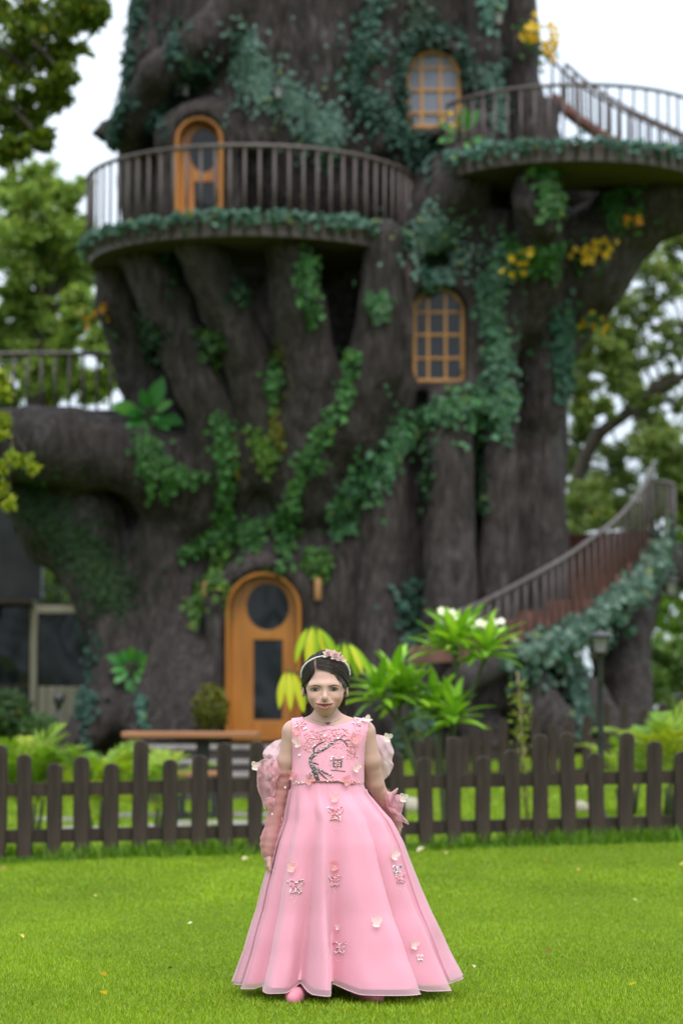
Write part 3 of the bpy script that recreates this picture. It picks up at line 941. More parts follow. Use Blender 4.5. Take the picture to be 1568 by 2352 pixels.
# ---------------------------------------------------------------- picket fences
def picket_mesh(w, d, h, seed):
    r = random.Random(seed)
    n = 9; prof = []
    for k in range(n):
        t = math.pi * k / (n - 1)
        prof.append((-w / 2 * math.cos(t), h - w * .42 + w * .42 * math.sin(t) ** .8))
    ring = [(-w / 2, -.12), (-w / 2 * 1.02, h * .35)] + prof + [(w / 2 * 1.02, h * .35), (w / 2, -.12)]
    N = len(ring); v = []
    cx = 0
    for y, s in ((-d / 2, .86), (-d / 2 + .012, 1.0), (d / 2 - .012, 1.0), (d / 2, .86)):
        for x, z in ring:
            v.append((x * s + .004 * math.sin(z * 9 + seed), y, z - (1 - s) * .03 if z > 0 else z))
    f = [tuple(range(N - 1, -1, -1))[::-1], tuple(range(3 * N + N - 1, 3 * N - 1, -1))]
    for k in range(3):
        for i in range(N):
            j = (i + 1) % N
            f.append((k * N + i, (k + 1) * N + i, (k + 1) * N + j, k * N + j))
    return mesh_from('picket', v, f, M['fence'])

def fence(label, posts, yfun, base_fun, w_px, rails, rail_h, d=.06):
    """posts: (px, top py). yfun(px) depth. rails: [(py at px0, py at px1)]"""
    px0, px1 = posts[0][0], posts[-1][0]
    mid = P((px0 + px1) / 2, 1900, yfun((px0 + px1) / 2))
    root = thing('picket_fence', label, 'fence', (mid[0], mid[1], on_ground(mid[0], mid[1])))
    xs = []
    for i, (px, top) in enumerate(posts):
        Y = yfun(px); q = P(px, top, Y); g = on_ground(q[0], Y)
        me = picket_mesh(w_px * Y / FPX * random.uniform(.96, 1.04), d, q[2] - g, i)
        o = link('picket', me, root); o.location = (q[0], Y, g); o.rotation_euler = (R(random.uniform(-1, 1)), R(random.uniform(-1.3, 1.3)), R(random.uniform(-5, 5)))
        xs.append((q[0], Y))
    for pa, pb in rails:
        for i in range(len(posts) - 1):
            t0 = (posts[i][0] - px0) / (px1 - px0); t1 = (posts[i + 1][0] - px0) / (px1 - px0)
            A = P(posts[i][0], pa + (pb - pa) * t0, xs[i][1]); B = P(posts[i + 1][0], pa + (pb - pa) * t1, xs[i + 1][1])
            A[1] += d * .75; B[1] += d * .75
            mb = MB(); dz = rail_h / 2; e = .03
            v = []
            for q in (A, B):
                for yy, zz in ((-e, -dz), (e, -dz), (e, dz), (-e, dz)): v.append((q[0], q[1] + yy, q[2] + zz))
            mb.add(v, [(0, 1, 2, 3)[::-1], (4, 5, 6, 7), (0, 1, 5, 4), (1, 2, 6, 5), (2, 3, 7, 6), (3, 0, 4, 7)])
            mb.build('rail', M['fence'], root)
    return root

front = [(-332, 1735), (-266, 1705), (-200, 1746), (-134, 1716), (-68, 1738), (-3, 1710), (59, 1732), (126, 1753), (191, 1737), (257, 1753), (322, 1701), (391, 1744), (456, 1734), (519, 1705), (586, 1702), (652, 1730), (718, 1742), (784, 1705), (850, 1735), (914, 1730),
         (978, 1740), (1041, 1692), (1108, 1737), (1176, 1722), (1236, 1686), (1303, 1682), (1369, 1730), (1432, 1682), (1499, 1702), (1561, 1726), (1626, 1690), (1692, 1734), (1757, 1700), (1822, 1724), (1888, 1694)]
fence('dark brown round topped picket fence running across the lawn behind the child', front, lambda px: 15.5 + .55 * px / 1568, None, 35, [(1822, 1778), (1930, 1882)], .085)
backp = [(1066, 1690), (1092, 1672), (1116, 1657), (1154, 1650), (1192, 1668), (1229, 1640), (1268, 1664), (1304, 1657), (1346, 1642), (1391, 1612), (1434, 1607), (1478, 1628), (1524, 1615), (1564, 1596), (1606, 1610), (1648, 1600), (1690, 1618)]
fence('farther picket fence standing in front of the tree roots', backp, lambda px: 24.6, None, 22, [(1722, 1690), (1785, 1760)], .08, .055)
sidep = [(-60, 1640), (981, 1685), (1012, 1692)]
fence('short run of pickets beside the frangipani stems', [(958, 1700), (981, 1688), (1006, 1692), (1030, 1684)], lambda px: 24.0, None, 20, [(1740, 1736)], .07, .05)

# ---------------------------------------------------------------- glazed pavilion beyond the buttress
pY = 33.5
pc = P(70, 1655, pY)
PV = thing('pavilion', 'dark glazed pavilion with cream frame standing behind the mossy buttress', 'building', (pc[0] - 1, pY + 1.5, .4))
def pbox(name, x0, x1, y0, y1, Y0, dep, mat, bev=.005):
    a = P(x0, y1, Y0); b_ = P(x1, y0, Y0)
    mb = MB(); mb.box(((a[0] + b_[0]) / 2, Y0 + dep / 2, (a[2] + b_[2]) / 2), (b_[0] - a[0], dep, b_[2] - a[2]), bev=bev)
    return mb.build(name, mat, PV)
M['dark_wall'] = noisy('dark_wall', (.012, .014, .014), (.03, .034, .033), 3, rough=.5, bmp=.05)
M['roof_edge'] = noisy('roof_edge', (.03, .02, .014), (.06, .04, .03), 6, rough=.6, bmp=.1)
pbox('frame', 68, 86, 1389, 1662, pY, .12, M['cream'])
pbox('frame', -190, -172, 1389, 1662, pY, .12, M['cream'])
pbox('frame', 86.5, 330, 1391, 1408, pY + .01, .1, M['cream'])
for k in range(11):
    x = 87 + k * 21.5
    pbox('wall_panel', x, x + 20.6, 1577, 1690, pY + .03, .06, M['cream'], .012)
pbox('glass_pane', 86.5, 330, 1408.5, 1576, pY + .06, .02, M['glass'], .001)
pbox('glass_pane', -171, 67, 1390, 1572, pY + .06, .02, M['glass'], .001)
pbox('glass_pane', -171, 67, 1582, 1650, pY + .06, .02, M['glass'], .001)
pbox('sill', -190, 67, 1572.5, 1581, pY + .02, .1, M['roof_edge'])
pbox('wall', -400, 330, 1385, 1690, pY + .3, 2.6, M['dark_wall'])
pbox('roof', -420, 76, 1376, 1387, pY - .25, 3.2, M['roof_edge'])
pbox('upper_wall', -300, 98, 1105, 1374, pY + .6, .25, M['dark_wall'])
pbox('handrail', 96, 150, 1347, 1351, pY + .2, .04, M['black_metal'], .002)
for x in (100, 120, 140): pbox('rail_post', x, x + 4, 1351.5, 1376, pY + .2, .03, M['black_metal'], .002)
# ---------------------------------------------------------------- foliage tools
def unit(a): return a / np.maximum(np.linalg.norm(a, axis=1, keepdims=True), 1e-9)
PAL = dict(
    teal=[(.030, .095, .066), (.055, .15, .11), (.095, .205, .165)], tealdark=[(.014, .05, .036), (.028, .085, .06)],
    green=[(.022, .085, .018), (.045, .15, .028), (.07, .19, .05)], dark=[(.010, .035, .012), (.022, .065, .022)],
    lime=[(.12, .23, .02), (.2, .33, .03), (.26, .36, .03)], olive=[(.085, .10, .006), (.12, .12, .008)], moss=[(.012, .04, .010), (.022, .06, .012)],
    pale=[(.085, .19, .15), (.12, .24, .19)], yellow=[(.62, .40, .02), (.7, .5, .03)], orange=[(.6, .26, .03), (.55, .3, .03)],
    neem=[(.05, .095, .008), (.09, .145, .010), (.15, .2, .014)], spring=[(.08, .17, .018), (.14, .26, .03), (.20, .33, .045)],
    soft=[(.09, .15, .03), (.15, .22, .05), (.07, .13, .02)], hazy=[(.10, .18, .05), (.14, .23, .06)])

def leaf_mesh(name, C, Dr, Nr, L, Wd, pal, mat, droop=.25):
    """one six-cornered leaf at each C, pointing along Dr, facing Nr"""
    n = len(C)
    Dr = unit(Dr); S = unit(np.cross(Dr, Nr)); U = unit(np.cross(S, Dr))
    L = L[:, None]; W = Wd[:, None]
    V = np.empty((n, 6, 3))
    V[:, 0] = C
    V[:, 1] = C + Dr * L * .3 + S * W * .5 + U * L * .08
    V[:, 2] = C + Dr * L * .68 + S * W * .38 + U * L * .02
    V[:, 3] = C + Dr * L - U * L * droop
    V[:, 4] = C + Dr * L * .68 - S * W * .38 + U * L * .02
    V[:, 5] = C + Dr * L * .3 - S * W * .5 + U * L * .08
    b = np.arange(n)[:, None] * 6
    F = np.concatenate([b + [[0, 1, 2, 3]], b + [[0, 3, 4, 5]]], 0)
    pal = np.array(pal)
    k = rng.integers(0, len(pal), n); k2 = rng.integers(0, len(pal), n); t = rng.random((n, 1))
    col = (pal[k] * t + pal[k2] * (1 - t)) * rng.uniform(.65, 1.35, (n, 1))
    old = rng.random(n) < .04; col[old] = col[old] * [1.6, 1.1, .5]
    return mesh_from(name, V.reshape(-1, 3), F, mat, cols=np.repeat(col, 6, 0))

def rand_dirs(n): return unit(rng.normal(size=(n, 3)))

def foliage(name, C, N, size, pal, parent=None, mat=None, aspect=.75, down=.5, stuff=True):
    n = len(C)
    D = rand_dirs(n) + np.array([0, 0, -down])
    D = D - N * (np.sum(D * N, 1, keepdims=True)) * .8
    Nn = unit(N + rand_dirs(n) * .45)
    L = size * rng.uniform(.65, 1.35, n)
    me = leaf_mesh(name, C, D, Nn, L, L * aspect, np.array(PAL[pal] if isinstance(pal, str) else pal) * (.82 if (mat or M['ivy']) == M['ivy'] else 1.0), mat or M['ivy'])
    o = link(name, me, parent)
    if stuff: o['kind'] = 'stuff'
    return o

def crown(name, clumps, Y, dy, per, size, pal, parent, aspect=.45, mat=None, dens=1.0):
    """clumps of leaves: (px,py,rpx) seen at depth Y, scattered dy in depth"""
    Cs = []
    cent = []
    for c in clumps:
        px, py, r = c[:3]
        yy = Y + random.uniform(-dy, dy)
        q = P(px, py, yy); rr = r * yy / FPX
        cent.append((q, rr))
        ns = max(4, int(17 * dens))
        for _ in range(ns):       # sprays inside the clump leave gaps between them
            d = rng.normal(size=3); d /= np.linalg.norm(d)
            cc = q + d * rr * 1.12 * (rng.random() ** .45)
            k = int(per / ns)
            sp = rr * .165
            Cs.append(cc + rng.normal(size=(k, 3)) * np.array([sp, sp, sp * .7]))
    C = np.vstack(Cs)
    N = unit(rand_dirs(len(C)) + np.array([0, -.2, .9]))
    o = foliage(name, C, N, size, pal, parent, mat or M['leaf'], aspect, .35)
    return o, cent

def limb(mb, pts, r0, r1, n=8):
    p = spline(pts, 5)
    mb.tube(p, list(np.linspace(r0, r1, len(p))), n)

def tree(label, base, trunk_pts, r0, clumps, Y, dy, per, size, pal, cat='tree', aspect=.45, group=None, reach=5, dens=1.0, name='broadleaf_tree'):
    t = thing(name, label, cat, base, group)
    f, cent = crown('crown', clumps, Y, dy, per, size, pal, t, aspect, dens=dens)
    mb = MB()
    pts = [np.array(base) + [0, 0, -.1]] + [np.array(p) for p in trunk_pts]
    limb(mb, pts, r0, r0 * .5, 10)
    spl = spline(pts, 5)
    for i, (q, rr) in enumerate(cent[:16]):
        s = min(spl[len(spl) // 3:], key=lambda a: np.linalg.norm(a - q))
        m_ = (s + q) / 2 + np.array([0, 0, .12 * np.linalg.norm(q - s)])
        limb(mb, [s, m_, q], r0 * .22, r0 * .05, 5)
    mb.build('trunk', M['tree_bark'], t, True)
    return t

# ---------------------------------------------------------------- trees round about
def g3(x, y): return (x, y, on_ground(x, y))
tree('dark yellow green tree overhanging the upper corner beside the trunk', g3(-6.2, 27), [(-6.0, 27, 4), (-5.2, 27, 7.5), (-4.3, 26.6, 9.3)], .3,
     [(30, 40, 80), (110, 40, 70), (185, 25, 50), (215, 10, 30), (20, 130, 80), (100, 130, 70), (160, 105, 40), (55, 215, 60), (115, 205, 40), (20, 270, 50), (85, 285, 36), (150, 170, 24), (40, 335, 26), (100, 320, 20), (10, 350, 22), (-60, 60, 110), (-70, 200, 100), (140, 225, 22)],
     26.5, .8, 620, .095, 'neem', reach=6)
tree('bright green bushy tree beside the balcony', g3(-5.8, 42), [(-5.7, 42, 3), (-5.4, 42, 5.6), (-5.2, 42, 8)], .28,
     [(50, 440, 60), (120, 430, 50), (165, 450, 40), (30, 520, 80), (110, 530, 75), (170, 560, 50), (60, 620, 80), (150, 640, 60), (190, 600, 40), (30, 720, 60), (110, 730, 60), (185, 720, 45), (60, 820, 45), (150, 800, 45), (230, 800, 40), (200, 880, 40), (-50, 560, 120), (-40, 760, 80), (20, 900, 40), (110, 890, 35), (250, 860, 30)] + [(20 + 53 * k % 200, 450 + 83 * k % 420, 42) for k in range(12)],
     42, 1.5, 1500, .115, [(.13, .22, .035), (.20, .31, .06), (.27, .37, .085)])  # leaf palette lightened, so distance haze sits in the colour
tree('loose grey green tree with a dark bent limb beyond the spiral stair', g3(5.0, 44), [P(1316, 1250, 44), P(1322, 1120, 44), P(1365, 1010, 44), P(1440, 948, 44), P(1482, 905, 44), P(1600, 850, 44)], .17,
     [(1500, 610, 60), (1550, 650, 60), (1420, 690, 60), (1500, 720, 50), (1380, 780, 50), (1460, 800, 50), (1545, 790, 45), (1345, 870, 45), (1425, 870, 40), (1540, 900, 40), (1345, 1010, 55), (1420, 1050, 60), (1500, 1010, 50), (1350, 1110, 50), (1430, 1130, 50), (1545, 1060, 45), (1370, 940, 30), (1640, 700, 90), (1640, 950, 80), (1560, 560, 40), (1500, 1130, 30), (1330, 760, 40), (1340, 820, 35), (1330, 940, 35), (1325, 1060, 40), (1330, 1140, 45), (1385, 1170, 45), (1440, 1190, 40), (1350, 1200, 45), (1480, 1180, 36), (1400, 1100, 40)] + [(1325 + 37 * k % 290, 640 + 71 * k % 540, 42) for k in range(16)],
     44, 1.6, 900, .105, [(.15, .22, .06), (.22, .29, .09), (.12, .18, .045)])  # haze of distance mixed into these lighter leaf colours
tree('bright low tree beside the top of the spiral stair', g3(8.6, 47), [(8.5, 47, 1.5), (8.3, 47, 3)], .2,
     [(1560, 1140, 40), (1575, 1220, 50), (1545, 1300, 40), (1580, 1330, 40), (1520, 1390, 40), (1580, 1420, 40), (1620, 1180, 80), (1490, 1420, 30)], 47, 1.2, 420, .15, 'spring')
tree('leafy rounded shrub standing by the far end of the rear pickets', g3(5.6, 38.5), [(5.55, 38.5, 1.0)], .08,
     [(1500, 1490, 45), (1550, 1500, 50), (1480, 1550, 45), (1540, 1570, 50), (1590, 1540, 50), (1500, 1620, 40), (1570, 1630, 40)], 38.5, .8, 500, .12, 'hazy', cat='shrub', name='shrub')
tree('slender tree with pale leaves seen between pavilion and buttress', g3(-5.4, 46), [(-5.3, 46, 2.5), (-5.1, 46, 4)], .12,
     [(115, 1300, 40), (130, 1350, 40), (80, 1340, 40), (150, 1280, 40), (105, 1375, 40), (140, 1390, 40), (40, 1300, 40), (60, 1230, 40)], 46, .8, 420, .15, 'hazy')
# hanging twig of bright leaves from a tree outside the picture
tree('lime green leafy twigs hanging in front of the platform arm', g3(-5.6, 21), [(-5.5, 21, 2.5), (-4.6, 21.3, 4.1), (-3.6, 21.6, 3.9), (-3.0, 21.8, 3.5)], .07,
     [(8, 900, 16), (12, 960, 14), (2, 1000, 14), (30, 1048, 13), (55, 1058, 10), (10, 1070, 14), (12, 1120, 13), (22, 1155, 9), (-40, 960, 40), (-40, 1080, 40), (4, 860, 16), (74, 1075, 6)], 21.6, .2, 84, .065, [(.16, .24, .012), (.26, .34, .02), (.3, .33, .02)], name='lime_tree', aspect=.5)

# far wood, one mass; its unseen arc is added to block low sky light
cs = []
for k in range(230):
    a_ = rng.uniform(0, 2 * math.pi); rr = rng.uniform(58, 82); x = rr * math.cos(a_); y = 12 + rr * math.sin(a_)
    if y > 40 and abs(x) > 6 and abs(x) < 24: h = rng.uniform(.5, 4.5)
    else: h = rng.uniform(.5, 9.5)
    cs.append(np.array([x, y, max(on_ground(x, y), 0) + h]) + rng.normal(size=(230, 3)) * [1.8, 1.6, 1.1])
C = np.vstack(cs); C[:, 2] = np.maximum(C[:, 2], .2)
foliage('far_wood', C, unit(rand_dirs(len(C)) + [0, -.3, .8]), .5, [(.05, .10, .03), (.08, .15, .045), (.035, .07, .025)], None, M['leaf'], .6)

# dark shrubs by the pavilion, olive shrub beside the door
def shrub(label, px, py, rpx, Y, n, size, pal, name='shrub', squash=1.0):
    q = P(px, py, Y); rr = rpx * Y / FPX
    t = thing(name, label, 'shrub', (q[0], Y, on_ground(q[0], Y)))
    d = rand_dirs(n) * (rng.random((n, 1)) ** .4) * rr * [1, .8, squash]
    C = q + d; C[:, 2] = np.maximum(C[:, 2], on_ground(q[0], Y) + .02)
    foliage('foliage', C, unit(d + [0, -.1, .15 * rr]), size, pal, t, M['leaf'], .55, .2)
    mb = MB(); z = on_ground(q[0], Y)
    for k in range(5):
        a = k * 1.26; mb.tube([(q[0], Y, z - .03), (q[0] + math.cos(a) * rr * .3, Y + math.sin(a) * rr * .3, (z + q[2]) / 2), (q[0] + math.cos(a) * rr * .6, Y + math.sin(a) * rr * .5, q[2] + rr * .3 * squash)], [.012, .009, .004], 5)
    mb.build('branches', M['stem'], t, True)
shrub('olive yellow shrub hugging the orange door frame', 484, 1625, 42, 27.7, 900, .07, 'olive', squash=1.3)
shrub('dark green shrub at the pavilion foot', 15, 1640, 60, 28.5, 900, .09, [(.02, .06, .02), (.05, .1, .02)])
shrub('mid green shrub between the pavilion and the palm fronds', 90, 1668, 44, 27, 700, .08, [(.03, .08, .02), (.07, .13, .02)], squash=.6)
shrub('blue green strappy clump behind the frangipani stems', 955, 1690, 36, 24.3, 500, .16, [(.05, .10, .07), (.09, .15, .1)])

# ---------------------------------------------------------------- ivy on the tree house
def stem_on(path, parent, r=.012):
    if len(path) > 1:
        mb = MB(); mb.tube(path, r, 5); mb.build('stem', M['stem'], parent, True)

def ivy(label, pts, w, n, size, pal, name='ivy_vine', cat='vine', off=(.01, .10), aspect=.8, taper=True, bvh=None, stem=True):
    if size > .08: size *= .80; w *= .86; n = int(n * 1.1)
    path = spline([(a, b, 0) for a, b in pts], 8)
    k = rng.random(n) * (len(path) - 1)
    C, N = [], []
    for t in k:
        i = min(int(t), len(path) - 2); f = t - i
        q = path[i] * (1 - f) + path[i + 1] * f
        ww = w * (1 - .35 * t / len(path)) if taper else w
        ww *= max(.25, .72 + .42 * math.sin(t * 1.9 + len(label)) + .28 * math.sin(t * 4.3))
        sg = .3 if rng.random() < .78 else .66; a = rng.normal() * sg, rng.normal() * sg
        s, nn = surf(q[0] + a[0] * ww, q[1] + a[1] * ww, bvh)
        if s is None or s[1] > 33: continue
        C.append(s + nn * rng.uniform(*off)); N.append(nn + np.array([0, -.15, .25]))
        if stem and rng.random() < .035:      # a loose end hanging down
            x0, y0, ln = q[0] + a[0] * ww, q[1] + a[1] * ww, rng.uniform(25, 85)
            for j in range(int(ln / 7)):
                s2, n2 = surf(x0 + rng.normal() * 3.5, y0 + j * 7, bvh)
                if s2 is not None and s2[1] < 33: C.append(s2 + n2 * rng.uniform(.01, .06)); N.append(n2 + np.array([0, -.15, .25]))
    if not C: return None
    C, N = np.array(C), unit(np.array(N))
    sp = []
    for q in path[::2]:
        s, nn = surf(q[0], q[1], bvh)
        if s is not None and s[1] < 33 and (not sp or np.linalg.norm(s - sp[-1]) < 1.2): sp.append(s + nn * .02)
    t = thing(name, label, cat, C[np.argmin(C[:, 2])])
    foliage('foliage', C, N, size, pal, t, M['ivy'], aspect, .6)
    if stem: stem_on(sp, t)
    return t

def flowers(label, pts, pal, r=.05, name='yellow_orchid'):
    """sprays of small five-petalled blooms on the bark"""
    C, D, N = [], [], []
    base = None
    for px, py, k in pts:
        s, nn = surf(px, py)
        if s is None or s[1] > 33: s, nn = P(px, py, 28.6), np.array([0., -1, .2])
        base = s if base is None else base
        for _ in range(int(k * 1.8)):
            c = s + nn * rng.uniform(.05, .2) + rng.normal(size=3) * [.09, .05, .09]
            f = unit((nn + rng.normal(size=3) * .5)[None])[0]
            a = unit(np.cross(f, [0.1, .2, 1])[None])[0]; b_ = np.cross(f, a)
            for j in range(5):
                th = j * 1.2566
                C.append(c); D.append(a * math.cos(th) + b_ * math.sin(th) + f * .3); N.append(f)
    C, D, N = map(np.array, (C, D, N))
    t = thing(name, label, 'flowers', base)
    L = np.full(len(C), r) * rng.uniform(.8, 1.2, len(C))
    o = link('blossoms', leaf_mesh('blossoms', C, D, N, L, L * .8, PAL[pal], M['petal']), t); o['kind'] = 'stuff'
    q = rng.normal(size=(30, 3)) * [.13, .05, .13] + base + [0, -.05, -.05]
    foliage('foliage', q, unit(rand_dirs(30) + [0, -1, .4]), .1, 'green', t, M['ivy'], .5, .2)
    return t

ivy('thick ivy column hanging beside the lower arched window', [(1160, 570), (1128, 660), (1140, 760), (1150, 860), (1150, 960)], 60, 720, .115, [(.03, .1, .05), (.06, .16, .075), (.10, .2, .13)])
ivy('thick ivy garland sloping below the lower window', [(1170, 930), (1060, 930), (960, 965), (900, 1040), (820, 1110), (765, 1190)], 76, 1050, .115, [(.03, .11, .035), (.055, .17, .05), (.09, .2, .11)])
ivy('thin ivy strand hanging from the garland middle', [(975, 1000), (982, 1060), (980, 1130)], 20, 110, .09, 'dark')
ivy('long thin ivy strand hanging into a bark groove', [(1105, 980), (1106, 1080), (1110, 1175)], 18, 130, .09, 'dark')
ivy('narrow green ivy winding down beneath the balcony hollow', [(810, 800), (800, 890), (760, 970), (715, 1040), (680, 1130), (665, 1210), (645, 1300)], 34, 420, .10, 'green')
ivy('green ivy trailing down to a fork above the door', [(500, 950), (515, 1040), (520, 1130), (515, 1200), (470, 1240), (415, 1270)], 40, 420, .105, 'green')
ivy('ivy bough reaching across the bark above the door arch', [(530, 1225), (590, 1210), (650, 1185), (690, 1120)], 38, 300, .105, 'green')
ivy('leafy ivy tip drooping over the copper light', [(520, 1230), (500, 1300), (475, 1350), (445, 1385)], 42, 300, .105, [(.05, .13, .02), (.1, .2, .03)])
ivy('bright ivy patch spilling under the big leafed plant', [(340, 1010), (345, 1060), (390, 1085), (450, 1100)], 46, 420, .10, [(.04, .13, .03), (.07, .19, .04)])
ivy('small light green ivy patch where the bark fingers meet', [(590, 990), (605, 1030), (630, 1045)], 34, 160, .09, [(.07, .16, .02), (.12, .22, .03)])
ivy('small fern like clump above the copper light', [(715, 1285), (735, 1275), (750, 1300)], 34, 170, .10, [(.04, .12, .02), (.08, .18, .03)], name='fern')
ivy('yellow moss streak in the cleft between bark fingers', [(632, 790), (635, 880), (632, 960), (640, 1020)], 26, 520, .05, 'olive', name='moss', cat='moss', off=(.0, .03), stem=False)
ivy('short yellow moss streak beside the trailing ivy', [(535, 1000), (535, 1050), (545, 1095)], 14, 160, .05, 'olive', name='moss', cat='moss', off=(.0, .03), stem=False)
ivy('dark green moss coating the sloping buttress', [(60, 1130), (120, 1200), (190, 1260), (235, 1320), (270, 1380)], 90, 2600, .06, 'moss', name='moss', cat='moss', off=(.0, .03), taper=False, stem=False)
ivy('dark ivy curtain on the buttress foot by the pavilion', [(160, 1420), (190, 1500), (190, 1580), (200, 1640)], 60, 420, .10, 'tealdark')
ivy('faint teal ivy strand in the gap between roots', [(335, 1600), (332, 1640), (335, 1675)], 14, 50, .10, 'teal')
ivy('pale teal ivy patch spreading above the balcony door', [(560, 85), (575, 160), (610, 200), (680, 230), (730, 280), (765, 312)], 56, 2600, .06, [(.11, .20, .16), (.14, .25, .20)], off=(.0, .05), taper=False)
ivy('pale teal ivy patch at the balcony end above the lower window', [(985, 515), (1005, 560), (1010, 605)], 70, 1600, .06, [(.11, .20, .16), (.14, .25, .20)], off=(.0, .05), taper=False)
ivy('broad teal ivy cascade sweeping down towards the upper window sill', [(870, -10), (830, 90), (810, 180), (860, 240), (920, 290), (985, 350)], 62, 800, .10, [(.02, .06, .042), (.04, .10, .075), (.065, .145, .115)])
ivy('dark teal ivy fringe framing the upper window head', [(930, 280), (915, 190), (930, 90), (990, 60), (1060, 100), (1075, 190)], 40, 380, .10, [(.016, .05, .034), (.035, .085, .062)])
ivy('dark teal ivy on the shaded edge of the upper trunk', [(320, -10), (300, 110), (290, 220), (270, 300), (260, 340)], 34, 360, .10, 'tealdark')
ivy('teal ivy hanging over the recess behind the diagonal limb', [(420, 40), (400, 120), (480, 160), (400, 230), (340, 290)], 46, 230, .10, 'tealdark')
ivy('grey green ivy strands hanging above the upper window', [(960, -20), (945, 60), (990, 20)], 40, 190, .1, [(.035, .06, .035), (.05, .085, .055)])
ivy('small teal ivy sprig on the highest bark near the lantern', [(1130, -10), (1125, 30)], 42, 260, .1, 'pale')
ivy('teal ivy climbing beside the upper deck railing', [(1160, 130), (1120, 190), (1160, 230), (1130, 280)], 46, 300, .1, [(.05, .12, .09), (.09, .17, .13)])
ivy('bright green ivy tuft drooping from the upper deck edge', [(1255, 350), (1250, 400), (1255, 450), (1275, 480)], 44, 330, .115, [(.04, .14, .03), (.08, .21, .05), (.12, .25, .09)])
ivy('ivy sprigs on the branch under the upper deck', [(1415, 450), (1405, 490), (1440, 420)], 36, 130, .11, 'green')
ivy('ivy trail crossing the fork of the high branch', [(1170, 560), (1230, 580), (1290, 560)], 36, 200, .11, 'green')
ivy('teal ivy sheet hanging on the far flank of the trunk', [(1290, 710), (1285, 800), (1300, 880)], 40, 420, .11, [(.02, .08, .045), (.045, .13, .08)])
ivy('pale leaved sprig hanging in front of the lower window head', [(985, 620), (985, 665), (995, 715)], 30, 110, .13, 'teal')
ivy('glossy leaf cluster on the thick bark finger', [(865, 680), (870, 715)], 30, 60, .15, [(.04, .13, .04), (.12, .22, .12)])
ivy('leafy sprig halfway up the middle bark finger', [(705, 585), (700, 650), (712, 715)], 32, 150, .12, 'green')
ivy('leafy sprig deep between the two middle fingers', [(640, 810), (630, 860), (625, 890)], 28, 130, .11, 'green')
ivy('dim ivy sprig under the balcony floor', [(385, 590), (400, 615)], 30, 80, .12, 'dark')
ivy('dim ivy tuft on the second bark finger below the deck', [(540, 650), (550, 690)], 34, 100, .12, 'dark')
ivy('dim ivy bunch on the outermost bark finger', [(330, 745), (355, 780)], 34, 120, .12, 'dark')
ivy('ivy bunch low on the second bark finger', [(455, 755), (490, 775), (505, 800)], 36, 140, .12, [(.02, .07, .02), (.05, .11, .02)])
ivy('teal ivy sprig on bark behind the frangipani tops', [(945, 1335), (940, 1400), (955, 1480)], 46, 330, .11, [(.03, .09, .06), (.06, .14, .10)])
ivy('teal ivy trailing over the roots under the stair', [(1300, 1530), (1330, 1590), (1345, 1650)], 36, 260, .11, [(.04, .1, .07), (.08, .16, .12)])
flowers('yellow and green bloom cluster high on the trunk edge', [(1212, 82, 9), (1252, 118, 10), (1246, 64, 4)], 'yellow')
flowers('orange bloom under the high yellow cluster', [(1233, 128, 5)], 'orange')
flowers('yellow bloom on the upper window sill', [(1040, 297, 6)], 'yellow')
flowers('yellow blooms at the fork under the branch', [(1195, 603, 7), (1222, 590, 4)], 'yellow')
flowers('yellow blooms hanging on the branch underside', [(1350, 588, 9), (1368, 575, 5)], 'yellow')
flowers('mustard bloom on the lowest edge of the branch', [(1345, 722, 9)], 'yellow')
flowers('small orange bloom on the branch near the frame edge', [(1447, 493, 4)], 'orange')
flowers('mustard bloom on the shaded trunk edge beside the bushy tree', [(238, 722, 7)], 'orange')

def ivy3d(label, path, rad, n, size, pal, side=(0, -1, .3)):
    p = np.array([list(q) for q in path])
    k = rng.random(n) * (len(p) - 1); i = np.minimum(k.astype(int), len(p) - 2); f = (k - i)[:, None]
    dd = rand_dirs(n); wv = (.45 + 1.1 * (vnoise(np.stack([k * .55, k * 0, k * 0], 1), len(label)) * .5 + .5))[:, None]
    C = p[i] * (1 - f) + p[i + 1] * f + dd * (rng.random((n, 1)) ** .5) * np.array(rad) * wv + np.array(side) * .04
    hang = rng.random(n) < .16; C[hang, 2] -= rng.random(hang.sum()) * rad[2] * 2.2
    t = thing('ivy_vine', label, 'vine', p[0])
    foliage('foliage', C, unit(dd * .5 + np.array(side)), size, pal, t, M['ivy'], .8, .4)
    stem_on([tuple(q) for q in p], t)
ivy3d('ivy garland wound along the balcony floor edge', arc_pts(BC, BR + .1, R(175), R(365), BZ1 + .015, 40), (.06, .06, .055), 800, .075, [(.02, .075, .045), (.05, .13, .085), (.10, .2, .15)])
ivy3d('ivy garland along the upper deck edge', arc_pts(UC, UR + .1, R(205), R(372), UZ1 + .0, 40), (.06, .06, .06), 420, .075, [(.02, .075, .05), (.05, .14, .1), (.10, .22, .18)])
sp_ = [q + np.array([.06, -.12, -.16]) for q in STAIR[8:]] + [P(1532, 1205, 31.4)]
ivy3d('dense blue green ivy garland along the lower stair edge', sp_, (.2, .16, .17), 1500, .10, [(.03, .085, .05), (.07, .15, .105), (.16, .25, .19)])

